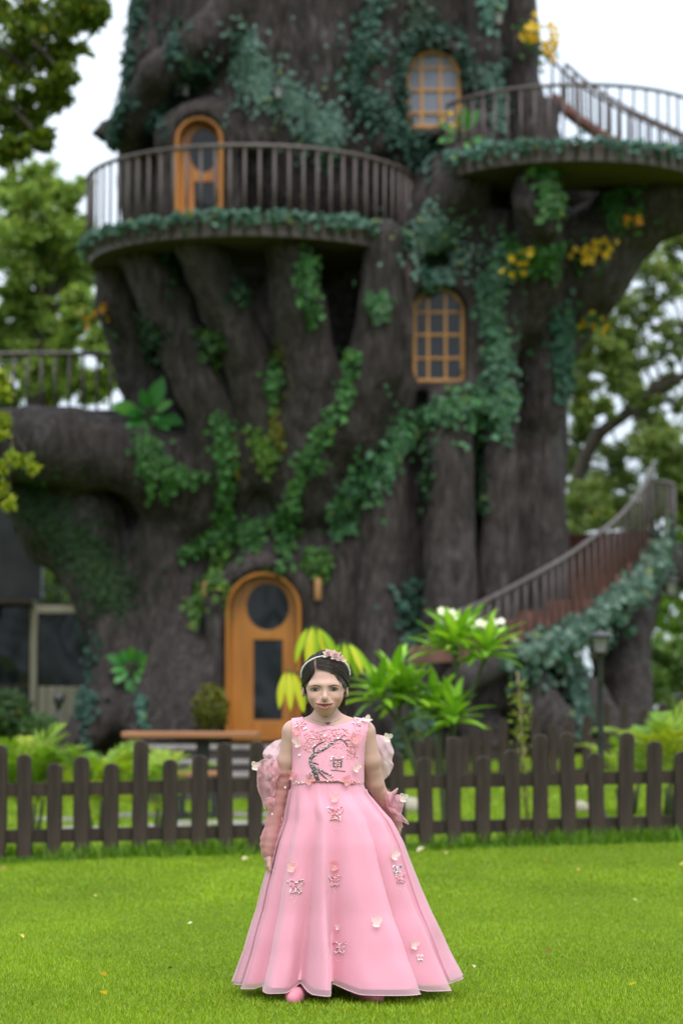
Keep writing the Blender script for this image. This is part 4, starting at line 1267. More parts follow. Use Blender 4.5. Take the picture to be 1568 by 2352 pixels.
# ---------------------------------------------------------------- plants with separate leaves
def blade_mesh(name, L, W, col, fold=.15, droop=.25, n=7, tipw=.0, wide=.45):
    v, f, c = [], [], []
    for i in range(n + 1):
        t = i / n
        w = W * (math.sin(math.pi * min(t ** (math.log(.5) / math.log(wide)), 1)) ** .8 if 0 < t < 1 else .04)
        z = -droop * L * t * t
        for s, zz in ((-1, fold * w), (0, 0), (1, fold * w)):
            v.append((s * w / 2, t * L, z + zz)); k = 1.25 if s == 0 else .95
            c.append((col[0] * k, col[1] * k, col[2] * k))
    for i in range(n):
        a = i * 3
        f += [(a, a + 1, a + 4, a + 3), (a + 1, a + 2, a + 5, a + 4)]
    return mesh_from(name, np.array(v), np.array(f), M['leaf_waxy'], True, cols=np.array(c))

def put_leaf(me, parent, pos, direction, up=(0, 0, 1), s=1.0, name='leaf'):
    d = Vector(direction).normalized(); u = Vector(up)
    x = d.cross(u)
    if x.length < 1e-3: x = d.cross(Vector((1, 0, 0)))
    x.normalize(); z = x.cross(d)
    o = link(name, me, parent)
    m4 = Matrix(((x.x, d.x, z.x), (x.y, d.y, z.y), (x.z, d.z, z.z))).to_4x4()
    m4 = Matrix.Translation(Vector([float(q) for q in pos])) @ m4 @ Matrix.Diagonal((s, s, s, 1))
    o.location, q, sc = m4.decompose(); o.rotation_euler = q.to_euler(); o.scale = sc
    return o

FR = [blade_mesh('leaf', .31, .086, c, .2, dr) for c, dr in (((.14, .31, .018), .12), ((.20, .40, .03), .3), ((.27, .47, .045), .18), ((.11, .25, .018), .4))]
def petal_mesh():
    return blade_mesh('petal', .035, .024, (.8, .78, .66), .2, .2, 4)
PETAL = petal_mesh()
def frangipani(label, base, stems, rosettes):
    t = thing('frangipani', label, 'plant', base)
    mb = MB()
    for pts, r0, r1 in stems: limb(mb, pts, r0, r1, 8)
    mb.build('trunk', M['stem'], t, True)
    for px, py, Y, n, bloom in rosettes:
        c = P(px, py, Y)
        for k in range(n):
            a = k * 2.39996 + px; el = R(78 - 88 * (k / n) ** .9 + random.uniform(-8, 8))
            d = (math.cos(a) * math.cos(el), math.sin(a) * math.cos(el), math.sin(el))
            pos = c + np.array([math.cos(a) * .012, math.sin(a) * .012, .05 - .09 * k / n])
            put_leaf(random.choice(FR), t, pos, d, s=random.uniform(.75, 1.12) * (0.85 if k < 3 else 1))
        for b in range(bloom):
            bc = c + np.array([random.uniform(-.11, .11), random.uniform(-.08, .04), random.uniform(.17, .25)])
            f = Vector((random.uniform(-.5, .5), -1, random.uniform(0, .7))).normalized()
            a1 = f.orthogonal().normalized(); b1 = f.cross(a1)
            for j in range(5):
                th = j * 1.2566; put_leaf(PETAL, t, bc, a1 * math.cos(th) + b1 * math.sin(th) + f * .25, f, name='petal')
            mb = MB(); mb.tube([c + np.array([0, 0, .05]), (np.array(c) + bc) / 2 + np.array([.01, 0, .02]), bc], .004, 5); mb.build('flower_stalk', M['stem'], t, True)
yA = 18.4
bA = P(985, 1885, yA); bA[2] = on_ground(bA[0], yA)
frangipani('low frangipani with two rosettes leaning towards the dress', bA,
           [([bA, P(958, 1780, yA), P(918, 1665, yA)], .026, .02), ([P(918, 1668, yA), P(895, 1632, yA), P(872, 1600, yA)], .018, .014), ([P(920, 1668, yA), P(917, 1620, yA), P(935, 1600, yA)], .018, .014), ([P(922, 1660, yA), P(950, 1630, yA + .2), P(900, 1560, yA + .2)], .012, .012)],
           [(872, 1598, yA - .05, 24, 0), (935, 1598, yA + .05, 26, 0), (905, 1565, yA + .25, 16, 0)])
bB = P(1022, 1890, yA); bB[2] = on_ground(bB[0], yA)
frangipani('taller frangipani with clusters of white flowers at its top', bB,
           [([bB, P(1012, 1760, yA), P(1010, 1690, yA), P(1001, 1628, yA)], .026, .016), ([P(1020, 1860, yA), P(1036, 1690, yA), P(1050, 1580, yA), P(1044, 1482, yA)], .024, .016), ([P(1036, 1690, yA), P(1082, 1590, yA - .1), P(1119, 1500, yA - .1)], .02, .015), ([P(1030, 1740, yA), P(1042, 1680, yA - .15), P(1044, 1650, yA - .15)], .016, .013)],
           [(1044, 1478, yA, 30, 8), (1119, 1498, yA - .1, 28, 6), (1001, 1626, yA, 20, 0), (1044, 1650, yA - .15, 20, 0), (1075, 1455, yA + .2, 12, 0), (1010, 1490, yA + .15, 12, 0)])

# yellow leaved plant behind the child's head
YL = [blade_mesh('leaf', .27, .062, c, .18, .16, wide=.5) for c in ((.31, .42, .012), (.22, .38, .012), (.44, .45, .02))]
yY = 17.2
bY_ = P(748, 1890, yY); bY_[2] = on_ground(bY_[0], yY)
YP = thing('yellow_leaved_plant', 'yellow green plant with drooping leaves behind the dark haired head', 'plant', bY_)
mb = MB()
hubs = [(718, 1446, [(-.55, -.15), (-.12, -.3), (.12, -.2), (.5, .0), (.75, .1)], .30), (788, 1482, [(-.35, .1), (.1, -.3), (.45, -.1), (.85, 0.1), (.65, -.3)], .27), (662, 1548, [(-.3, -.25), (.08, -.35), (.45, -.1), (.5, .3)], .30)]
for px, py, dirs, L in hubs:
    h = P(px, py, yY)
    limb(mb, [bY_, P(745, 1700, yY + .1), (P(745, 1600, yY + .1) + h) / 2 + np.array([0, .05, .05]), h], .016, .008, 6)
    for dx, dy in dirs:
        d = np.array([dx * .62, dy * .8, -1.0 + abs(dx) * .35]); e = h + np.array([dx * .07, dy * .05, .02 - abs(dx) * .02])
        mb.tube(spline([h, (h + e) / 2 + np.array([0, 0, .02]), e], 3), .004, 5)
        put_leaf(random.choice(YL), YP, e, d, (dx * .8, -1.0, .35), s=L / .27 * random.uniform(.85, 1.1))
mb.build('stem', M['stem'], YP, True)

# climber tied to a bare stake
cY = 18.7
c0, c1 = P(1211, 1878, cY), P(1187, 1541, cY); c0[2] = on_ground(c0[0], cY) - .02
CL = thing('staked_climber', 'thin climber with tiny lime leaves tied to a bare stake', 'plant', c0)
M['stake'] = noisy('stake', (.2, .14, .08), (.34, .25, .15), 10, (1, 1, .2))
mb = MB(); mb.tube([c0, (c0 + c1) / 2 + np.array([.006, 0, 0]), c1], [.011, .010, .006], 6); mb.build('stake', M['stake'], CL, True)
n = 230; t = rng.random(n) ** .8 * .93
C = c0 + (c1 - c0) * t[:, None] + rng.normal(size=(n, 3)) * [.04, .035, .02]
foliage('foliage', C, unit(rand_dirs(n) + [0, -.6, .5]), .035, [(.14, .22, .02), (.24, .32, .03), (.2, .24, .03)], CL, M['leaf'], .6, .2)
v = c0 + (c1 - c0) * np.linspace(0, .92, 40)[:, None] + np.stack([np.sin(np.linspace(0, 22, 40)) * .02, np.cos(np.linspace(0, 22, 40)) * .02, np.zeros(40)], 1)
mb = MB(); mb.tube(v, .004, 5); mb.build('stem', M['stem'], CL, True)

# big leaved plants on the tree house
BL = [blade_mesh('leaf', .38, .21, c, .12, .15, wide=.5) for c in ((.03, .14, .025), (.045, .19, .035), (.06, .2, .02))]
def bigleaf(label, px, py, leaves_, Y=None, s=1.0):
    p, n = surf(px, py)
    if p is None or Y is not None: p = P(px, py, Y or 29)
    p = p + np.array([0, -.06, 0])
    t = thing('broad_leaved_plant', label, 'plant', p)
    mb = MB()
    for dx, dz, dy, k in leaves_:
        e = p + np.array([dx, dy, dz]) * .10 * s
        mb.tube([p, (p + e) / 2 + np.array([0, -.01, .01]), e], .008 * s, 5)
        put_leaf(random.choice(BL), t, e, (dx, dy - .15, dz), (0, -1, .5), s=s * k)
    mb.build('stem', M['stem'], t, True)
bigleaf('large glossy leaves sprouting where the arm meets the trunk', 345, 955, [(.35, 1, -.2, 1.0), (-1, .25, -.3, 1.0), (1, -.25, -.3, .9), (-.2, .7, -.4, .7), (-.7, -.4, -.4, .7), (.3, -.8, -.4, .65), (.7, .4, -.4, .7), (-.1, -.9, -.5, .5), (-.9, .0, -.6, .6), (.9, -.7, -.6, .6), (-.5, .2, -.8, .5), (.4, -.3, -.9, .5), (-.4, -.8, -.7, .5)])
bigleaf('broad green leaves above the root beside the buttress', 305, 1535, [(-.9, .5, -.3, .8), (.9, .45, -.3, .8), (0, .9, -.3, .6), (.5, -.6, -.4, .7), (.15, -1, -.3, .8), (-.6, -.5, -.4, .7), (.75, -.9, -.3, .6), (-.4, .8, -.5, .6), (.5, .8, -.5, .6), (-.9, -.1, -.5, .6), (.9, -.2, -.5, .6), (.3, -1.6, -.5, .6), (.5, -2.0, -.5, .5), (-.2, -1.4, -.6, .55), (.1, .2, -1, .5)], s=.85)
bigleaf('bright leaves at the sill of the upper window', 1058, 318, [(.1, 1, -.3, .7), (.5, .8, -.3, .75), (.9, -.3, -.3, .8), (-.7, .4, -.3, .6), (-.8, -.2, -.3, .6), (.3, -.7, -.4, .5)])

# areca palms
def frond_mesh(L, seed, col):
    r = random.Random(seed); n = 26
    rach = [np.array([0, t * L, .30 * L * math.sin(t * 1.7) - .42 * L * t ** 2.4]) for t in np.linspace(0, 1, n)]
    v, f, c = [], [], []
    tv, tf = tube_data([tuple(q) for q in rach], list(np.linspace(.007, .002, n)), 4)
    v += tv; f += tf; c += [(.2, .26, .04)] * len(tv)
    for i in range(4, n):
        t = i / (n - 1)
        ll = L * .42 * math.sin(math.pi * min(1, .18 + t * .80)) ** .7
        for s in (-1, 1):
            d = np.array([s * .85, .55 + t * .4, .28 - .5 * r.random()]); d /= np.linalg.norm(d)
            b = rach[i]; w = .012 + .006 * r.random()
            side = np.array([0, 1, 0]) - d * d[1]; side /= np.linalg.norm(side)
            m_ = b + d * ll * .5; e = b + d * ll + np.array([0, 0, -.18 * ll])
            o = len(v); k = r.uniform(.75, 1.3)
            v += [tuple(b - side * w * .4), tuple(b + side * w * .4), tuple(m_ + side * w), tuple(e), tuple(m_ - side * w)]
            f += [(o, o + 1, o + 2, o + 4), (o + 4, o + 2, o + 3)]
            c += [tuple(q * k for q in col)] * 5
    return mesh_from('frond', v, f, M['leaf'], cols=np.array(c))
FD = [frond_mesh(.8, s, c) for s, c in ((1, (.19, .30, .022)), (2, (.25, .36, .03)), (3, (.12, .24, .018)), (4, (.28, .34, .03)), (5, (.16, .29, .022)))]
def palm(label, px, Y, n, h, s=1.0, group='feathery areca palms beyond the fence'):
    q = P(px, 1880, Y); q[2] = on_ground(q[0], Y)
    t = thing('areca_palm', label, 'palm', q, group)
    mb = MB()
    for k in range(5):
        a = k * 1.3; e = q + np.array([math.cos(a) * .10, math.sin(a) * .08, h * random.uniform(.35, .6)])
        mb.tube([q + np.array([math.cos(a) * .05, math.sin(a) * .05, -.02]), e], [.022, .012], 6)
    mb.build('stem', M['stem'], t, True)
    for k in range(n):
        a = k * 2.4 + px; el = R(random.uniform(25, 72))
        d = (math.cos(a) * math.cos(el), math.sin(a) * math.cos(el) * .7, math.sin(el))
        b = q + np.array([math.cos(a) * .07, math.sin(a) * .06, h * random.uniform(.3, .65)])
        put_leaf(FD[k % 5], t, b, d, s=s * random.uniform(.6, 1.0), name='frond')
palm('full palm clump nearest the pavilion side of the lawn', 70, 18.6, 20, .62, .75)
palm('dense palm clump beside the tallest picket near the table', 225, 18.4, 18, .62, .72)
palm('low palm spreading towards the table pedestal', 352, 18.8, 12, .5, .62)
palm('palm clump standing next to the lamp post', 1525, 19.2, 20, .72, .72)
palm('small palm leaning between lamp post and fence', 1440, 19.8, 9, .6, .6)
palm('palm at the far pavilion side partly out of view', -40, 18.9, 14, .62, .75)

# pale smooth stones in the grass behind the fence
for px, py, Y, s, lab in ((1334, 1826, 20.5, .07, 'cream rounded stone seen between pickets by the lamp post'), (945, 1822, 21.0, .10, 'cream stone at the frangipani foot'), (1545, 1832, 20.6, .07, 'pale stone under the palm clump')):
    q = P(px, py, Y); z = on_ground(q[0], Y)
    fd = []
    V = rand_dirs(1)
    mb = MB(); mb.lathe([(s * .6, -.02), (s * .95, .01), (s, s * .5), (s * .8, s * 1.0), (s * .4, s * 1.25), (s * .05, s * 1.3)], (q[0], Y, z), 12)
    o = mb.build('stone', M['cream'], None, True); tag(o, lab, 'stone')
    o.data.vertices.foreach_set('co', (np.array([v.co for v in o.data.vertices]) + .012 * np.stack([vnoise(np.array([v.co for v in o.data.vertices]) * 14, k) for k in range(3)], 1)).ravel())

# ---------------------------------------------------------------- grass
def grass():
    cols = [(.178, .29, .008), (.225, .345, .014), (.132, .232, .008), (.29, .33, .035)]
    Cs = []
    def strip(y0, y1, dens, hw=.152):
        n = int((y1 - y0) * ((y0 + y1) * hw + 2.0) * dens)
        y = rng.uniform(y0, y1, n); x = rng.uniform(-1, 1, n) * (y * hw + 1.0)
        return np.stack([x, y], 1)
    XY = np.vstack([strip(6.6, 9.5, 20000), strip(9.5, 12.5, 11000), strip(12.5, 16.4, 5500), strip(16.4, 21, 1000), strip(21, 27, 350)])
    n = len(XY)
    z = ground(XY[:, 0], XY[:, 1]) + .008 * vnoise(np.stack([XY[:, 0] * 1.3, XY[:, 1] * 1.3, XY[:, 0] * 0], 1), 5)
    patch = fbm(np.stack([XY[:, 0] * 1.6, XY[:, 1] * .9, XY[:, 0] * 0], 1), 21)
    h = rng.uniform(.007, .019, n) * (1 + .4 * patch)
    h = np.where(XY[:, 1] > 12.5, h * 1.25, h); h = np.where(XY[:, 1] > 16.4, h * 2.2, h)
    # taller unmown tufts round the picket feet
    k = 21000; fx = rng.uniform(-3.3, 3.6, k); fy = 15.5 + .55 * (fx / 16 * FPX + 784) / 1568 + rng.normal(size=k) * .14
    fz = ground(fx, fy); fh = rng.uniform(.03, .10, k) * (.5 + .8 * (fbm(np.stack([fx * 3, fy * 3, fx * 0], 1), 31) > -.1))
    X = np.concatenate([XY[:, 0], fx]); Yv = np.concatenate([XY[:, 1], fy]); Z = np.concatenate([z, fz]); H = np.concatenate([h, fh])
    n2 = len(X); a = rng.uniform(0, 2 * math.pi, n2); lean = rng.uniform(.1, 1.1, n2) * H
    W = np.concatenate([np.where(XY[:, 1] > 12, .0042, .0023) * rng.uniform(.7, 1.3, n), np.full(k, .006)])
    W = np.where(Yv > 16.6, W * 2.5, W)
    b = np.stack([X, Yv, Z - .003], 1)
    sx = np.stack([np.cos(a), np.sin(a), a * 0], 1) * W[:, None]
    la = a + rng.uniform(-1.2, 1.2, n2) + 1.57
    tip = b + np.stack([np.cos(la) * lean, np.sin(la) * lean, H], 1)
    V = np.stack([b - sx, b + sx, tip], 1).reshape(-1, 3)
    F = np.arange(n2 * 3).reshape(-1, 3)
    pal = np.array(cols); ci = rng.integers(0, 4, n2); ci = np.where((ci == 3) & (rng.random(n2) > .35), 1, ci)
    c = pal[ci] * rng.uniform(.7, 1.25, (n2, 1))
    pt = np.concatenate([patch, np.full(k, -.3)])
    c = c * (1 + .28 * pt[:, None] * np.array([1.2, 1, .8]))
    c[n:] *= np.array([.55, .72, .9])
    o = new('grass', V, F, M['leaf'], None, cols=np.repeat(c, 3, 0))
    tag(o, kind='stuff')
grass()

# fallen leaves and petals on the lawn
FL = [(245, 2243, (.55, .42, .07), .05, 'curled yellow leaf lying nearest the skirt hem'), (246, 2285, (.62, .47, .04), .045, 'bright yellow leaf lying below the curled one'), (556, 1976, (.62, .52, .36), .07, 'pale tan leaf beside the pickets near the glove'),
      (957, 1957, (.55, .48, .36), .08, 'pale dry leaf at the fence foot beside the skirt'), (12, 2001, (.45, .33, .2), .08, 'brown dry leaf at the lawn edge by the fence'), (221, 2060, (.5, .45, .12), .035, 'tiny yellowish leaf on the open lawn'),
      (430, 2123, (.82, .82, .8), .03, 'single white petal on the grass beside the skirt'), (1329, 2001, (.6, .42, .25), .06, 'orange brown leaf on the sunny lawn'), (1254, 1977, (.45, .33, .1), .05, 'faint brown leaf near the fence'), (1462, 2071, (.75, .75, .7), .028, 'tiny white petal far over on the lawn'),
      (1266, 2190, (.28, .2, .13), .05, 'thin brown twig bit on the lawn'), (1088, 2224, (.55, .42, .3), .035, 'tan leaf near the hem point'), (1443, 2264, (.6, .5, .08), .035, 'small yellow leaf on the near lawn'),
      (55, 2156, (.5, .45, .1), .04, 'thin straw coloured leaf on the lawn'), (385, 2226, (.06, .04, .02), .025, 'dark seed pod on the near lawn'), (1560, 1990, (.55, .45, .1), .05, 'yellowish leaf by the lawn border'), (1024, 1962, (.5, .36, .2), .045, 'orange tinted leaf at the picket foot'), (1, 2125, (.25, .03, .08), .05, 'dark magenta petal at the lawn margin')]
for i, (px, py, col, L, lab) in enumerate(FL):
    d = ray(px, py); Y = 7.0
    for _ in range(40):
        q = CAM + d * (Y / d[1]); g = on_ground(q[0], Y) + .02
        if q[2] > g: Y += (q[2] - g) / max(-d[2] / d[1], .02) * .8
        else: break
    q = CAM + d * (Y / d[1])
    L *= .8; me = blade_mesh('fallen_leaf', L, L * .55, col, .5, -.25, 5)
    me.materials.clear(); me.materials.append(M['petal'])
    o = link('fallen_leaf', me); o.location = (q[0], Y, on_ground(q[0], Y) + .022); o.rotation_euler = (R(random.uniform(-8, 12)), R(random.uniform(-20, 20)), random.uniform(0, 6.28))
    tag(o, lab, 'fallen leaf', 'fallen leaves and petals scattered over the lawn')
# ---------------------------------------------------------------- the child
GX, GY = -0.056, 7.98
GIRL = thing('person', 'smiling dark haired child in a pink floor length gown with pearl headband', 'person', (GX, GY, 0))

def kid(name, me, parent=GIRL, kind=None):
    o = bpy.data.objects.new(name, me); COL.objects.link(o); o.parent = parent
    if kind: o['kind'] = kind
    return o
def A(cx, cy): return cx * .0002328 - .1688, 1.1622 - cy * .0002328       # face close-up
def B(cx, cy): return cx * .000358 - .2811, .9656 - cy * .000358           # bodice close-up
def S(cx, cy): return cx * .000501 - .309, .671 - cy * .000501             # skirt close-up

# materials
def colmat(name, rough=.5, spec=.4, **kw):
    m, b = principled(name, (.5, .5, .5), rough, spec, **kw)
    n, l = nt(m); at = n.new('ShaderNodeVertexColor'); at.layer_name = 'Col'
    l.new(at.outputs['Color'], b.inputs['Base Color'])
    return m, b
M['skin'], b = colmat('skin', .52, .22)
b.inputs['Subsurface Weight'].default_value = .05
b.inputs['Subsurface Radius'].default_value = (1, .4, .25)
b.inputs['Subsurface Scale'].default_value = .012
v = coords(M['skin']); bump(M['skin'], b, noise_node(M['skin'], v, 420, 2), .05, .001)
M['hair'], b = colmat('hair', .42, .22)
M['gem'], b = colmat('beads', .16, .8)
M['face_detail'], b = colmat('face_detail', .35, .4)
M['eye_wet'], b = colmat('eye_surface', .06, .6)
def satin(name, col, rough=.42, sheen=.3):
    m, b = principled(name, col, rough, .2)
    b.inputs['Sheen Weight'].default_value = sheen; b.inputs['Sheen Roughness'].default_value = .4
    v = coords(m, (1, 1, .28)); f = noise_node(m, v, 42, 5, .6, .8)
    bump(m, b, f, .35, .006)
    return m, b
def organza(name, col, body=.62, edge=.35):
    """fine translucent weave: denser where seen edge on"""
    m, b = satin(name, col, .58, .35)
    n, l = nt(m)
    tr = n.new('ShaderNodeBsdfTransparent'); tl = n.new('ShaderNodeBsdfTranslucent'); tl.inputs['Color'].default_value = (*col, 1)
    lw = n.new('ShaderNodeLayerWeight'); lw.inputs['Blend'].default_value = .35
    ma = n.new('ShaderNodeMath'); ma.operation = 'MULTIPLY_ADD'; ma.inputs[1].default_value = edge; ma.inputs[2].default_value = body
    ma.use_clamp = True
    l.new(lw.outputs['Facing'], ma.inputs[0])
    x1 = n.new('ShaderNodeMixShader'); x1.inputs['Fac'].default_value = .35
    l.new(b.outputs['BSDF'], x1.inputs[1]); l.new(tl.outputs['BSDF'], x1.inputs[2])
    x2 = n.new('ShaderNodeMixShader'); l.new(ma.outputs[0], x2.inputs['Fac'])
    l.new(tr.outputs['BSDF'], x2.inputs[1]); l.new(x1.outputs['Shader'], x2.inputs[2])
    l.new(x2.outputs['Shader'], n['Material Output'].inputs['Surface'])
    return m
M['satin'], _ = satin('pink_satin', (.78, .345, .445), .6)
M['bodice'], _ = satin('pink_bodice_fabric', (.74, .345, .435), .6)
M['organza'] = organza('pink_organza', (.84, .52, .61), .52, .43)
M['glove'] = organza('sheer_pink_glove', (.70, .33, .35), .42, .5)
M['bow'] = organza('pale_pink_bow', (.80, .56, .60), .74, .2)
M['ruffle'] = organza('pink_ruffle', (.78, .42, .48), .55, .35)
M['shoe'] = noisy('pink_shoe', (.62, .2, .26), (.72, .26, .33), 30, bmp=.05)

# ---- body
def build_body():
    fd = Field((-.26, -.30, -.006), (.30, .20, 1.135), .0027)
    e, c = fd.ell, fd.cone
    e((.0035, .012, 1.035), (.070, .088, .082), .02)
    e((.0035, -.020, .996), (.0555, .063, .060), .022)
    e((.003, -.026, .957), (.0400, .047, .037), .026)
    c((-.003, -.062, .928), (.008, -.062, .928), .0135, .0135, .028)
    for s in (-1, 1):
        c((.003 + s * .029, -.048, .976), (.003 + s * .029, -.048, .976), .0195, .0195, .034)
        c((.003 + s * .012, -.080, 1.0125), (.003 + s * .046, -.060, 1.0125), .006, .006, .02)
    c((.0028, -.078, 1.001), (.0022, -.0935, .976), .0055, .0075, .012)
    c((.002, -.0965, .9705), (.002, -.0965, .9705), .0084, .0084, .010)
    for s in (-1, 1):
        c((.002 + s * .0102, -.0865, .9668), (.002 + s * .0102, -.0845, .9668), .0052, .0052, .005)
        e((.0025 + s * .0295, -.0985, .9985), (.0185, .0175, .0088), .014, True)
    e((.001, -.079, .947), (.027, .013, .0155), .02)
    c((.0015, -.0915, .9605), (.0015, -.0905, .9585), .0016, .0016, .006, True)
    # ears
    for x, s in ((-.0725, -1), (.0765, 1)):
        e((x * .965, .014, .994), (.0055, .0145, .0205), .006)
        e((x * .965 + s * .005, .008, .996), (.003, .007, .012), .003, True)
    # neck and trunk
    c((.004, .022, .945), (.010, .022, .862), .0360, .043, .012)
    for x in (-.104, .132):
        c((.008 + (.02 if x > 0 else -.02), .018, .892), (x * .82, .018, .872), .030, .026, .03)
        c((x, .016, .860), (x * .72, .016, .845), .0335, .04, .03)
    e((.014, .006, .80), (.116, .072, .105), .04)
    e((.010, .004, .705), (.112, .078, .09), .05)
    e((.012, .006, .60), (.12, .09, .10), .05)
    # arms
    la = [(-.104, .016, .860), (-.1235, .022, .765), (-.138, .034, .690), (-.160, .022, .58), (-.180, .004, .475)]
    fd.chain(la, [.0335, .0285, .0255, .0235, .0165], .012)
    ra = [(.132, .016, .860), (.1535, .026, .765), (.1665, .055, .692), (.196, .095, .63), (.226, .128, .575)]
    fd.chain(ra, [.0335, .0305, .028, .025, .0175], .012)
    def hand(w, d, side, palm_n):
        w = np.array(w); d = unit(np.array([d], float))[0]; n_ = unit(np.array([palm_n], float))[0]; x = np.cross(d, n_)
        c(w, w + d * .022, .0165, .016, .012)
        for k in range(4):
            o = (k - 1.5) * .0125
            b0 = w + d * .022 + x * o * .7; b1 = w + d * .047 + x * o
            c(b0, b1, .0085, .0072, .006)
            L = (.030, .034, .032, .024)[k]
            p1 = b1 + d * L * .5 + n_ * L * .18; p2 = p1 + d * L * .22 + n_ * L * .42; p3 = p2 - d * L * .12 + n_ * L * .34
            for a_, q_, r0, r1 in ((b1, p1, .0068, .0062), (p1, p2, .0062, .0057), (p2, p3, .0057, .005)): c(a_, q_, r0, r1, .0025)
        t0 = w + d * .012 + x * side * .014; t1 = t0 + d * .02 + x * side * .012 + n_ * .008; t2 = t1 + d * .018 + n_ * .008
        c(t0, t1, .0085, .0072, .006); c(t1, t2, .007, .0056, .003)
    hand((-.181, .002, .468), (-.05, -.12, -1), -1, (.95, .25, 0))
    hand((.229, .131, .568), (.25, .35, -1), 1, (-.8, .5, 0))
    # legs and feet
    for x0, x1, x2, tx, ty in ((-.045, -.06, -.075, -.092, -.235), (.06, .085, .115, .160, -.215)):
        c((x0, .0, .56), (x1, -.02, .32), .066, .044, .02); c((x1, -.02, .32), (x2, -.06, .075), .042, .026, .015)
        c((x2, -.05, .032), (x2, -.07, .05), .024, .028, .02)
        c((x2, -.07, .03), (tx, ty + .03, .024), .027, .024, .02); c((tx, ty + .035, .023), (tx + (tx - x2) * .15, ty, .021), .0245, .019, .012)
    V, Fq = fd.nets()
    V = relax(V, Fq, 2, .45)
    # smile: raised cheeks and the folds from nose to mouth corners
    Nn = vnormals(V, Fq); ax = np.abs(V[:, 0] - .0025); fr = (V[:, 1] < -.03) & (V[:, 2] > .92) & (V[:, 2] < 1.0)
    d = np.full(len(V), 1.0)
    fold = spline([(.0195, 0, .9665), (.0245, 0, .9620), (.0290, 0, .9560), (.0315, 0, .9490)], 4)
    for q in fold: d = np.minimum(d, np.hypot(ax - q[0], V[:, 2] - q[2]))
    disp = -.0014 * np.exp(-(d / .0034) ** 2) + .0030 * np.exp(-((ax - .0365) / .012) ** 2 - ((V[:, 2] - .971) / .010) ** 2)
    V = V + Nn * (disp * fr)[:, None]
    head = V[:, 2] > .9
    base = np.array([.505, .315, .255]); col = np.tile(base, (len(V), 1))
    blush = np.exp(-(((np.abs(V[:, 0] - .003) - .037) / .019) ** 2 + ((V[:, 2] - .969) / .017) ** 2)) * (V[:, 1] < -.03)
    nose = np.exp(-(((V[:, 0] - .002) / .011) ** 2 + ((V[:, 2] - .971) / .011) ** 2)) * (V[:, 1] < -.085)
    ear = (np.abs(V[:, 0]) > .071) & head & (V[:, 2] < 1.02)
    lid = np.exp(-(((np.abs(V[:, 0] - .0025) - .0295) / .016) ** 2 + ((V[:, 2] - .9975) / .010) ** 2)) * (V[:, 1] < -.05)  # socket shade round the eyes, painted into the skin colour
    k = np.clip(.5 * blush + .10 * nose + .10 * ear, 0, 1)[:, None]
    col = col * (1 - k) + np.array([.56, .265, .215]) * k
    k = (.42 * lid)[:, None]; col = col * (1 - k) + np.array([.34, .175, .13]) * k
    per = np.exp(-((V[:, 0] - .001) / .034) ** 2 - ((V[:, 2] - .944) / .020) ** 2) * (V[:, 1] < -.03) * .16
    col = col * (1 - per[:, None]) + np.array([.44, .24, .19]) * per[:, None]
    col *= (1 + .05 * vnoise(V * 60, 3))[:, None]
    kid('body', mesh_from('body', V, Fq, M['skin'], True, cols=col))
    return V, Fq
BV, BF = build_body()
BN = vnormals(BV, BF)
BODY = BVHTree.FromPolygons(BV.tolist(), BF.tolist())
def front(bvh, x, z, off=0.0, y0=-1.0):
    h = bvh.ray_cast(Vector((x, y0, z)), Vector((0, 1, 0)))
    if h[0] is None: return None, None
    n = h[1] if h[1].y < 0 else -h[1]
    return np.array(h[0]) + np.array(n) * off, np.array(n)

def shell(name, mask, off, mat, parent=GIRL, extra=None):
    """cloth lying on the body where mask holds"""
    fm = mask[BF].all(1); f = BF[fm]
    used = np.unique(f); idx = np.full(len(BV), -1); idx[used] = np.arange(len(used))
    o = off if np.isscalar(off) else off[used][:, None]
    v = BV[used] + BN[used] * o
    if extra is not None: v = extra(v)
    ob = kid(name, mesh_from(name, v, idx[f], mat, True), parent)
    return ob, v, idx[f]

# ---- face details laid on the skin
def strip(name, xs, lo, hi, off, bulge, col, mat, rows=5, parent=GIRL):
    v = []
    for i, x in enumerate(xs):
        for r in range(rows):
            t = r / (rows - 1); z = lo[i] + (hi[i] - lo[i]) * t
            p, n = front(BODY, x, z, off)
            ed = math.sin(math.pi * t) * math.sin(math.pi * (i + .02) / (len(xs) - .96))
            v.append(p + np.array([0, -bulge * max(ed, 0), 0]))
    f = [(i * rows + r, (i + 1) * rows + r, (i + 1) * rows + r + 1, i * rows + r + 1) for i in range(len(xs) - 1) for r in range(rows - 1)]
    return kid(name, mesh_from(name, np.array(v), np.array(f), mat, True, cols=np.tile(col, (len(v), 1))), parent)

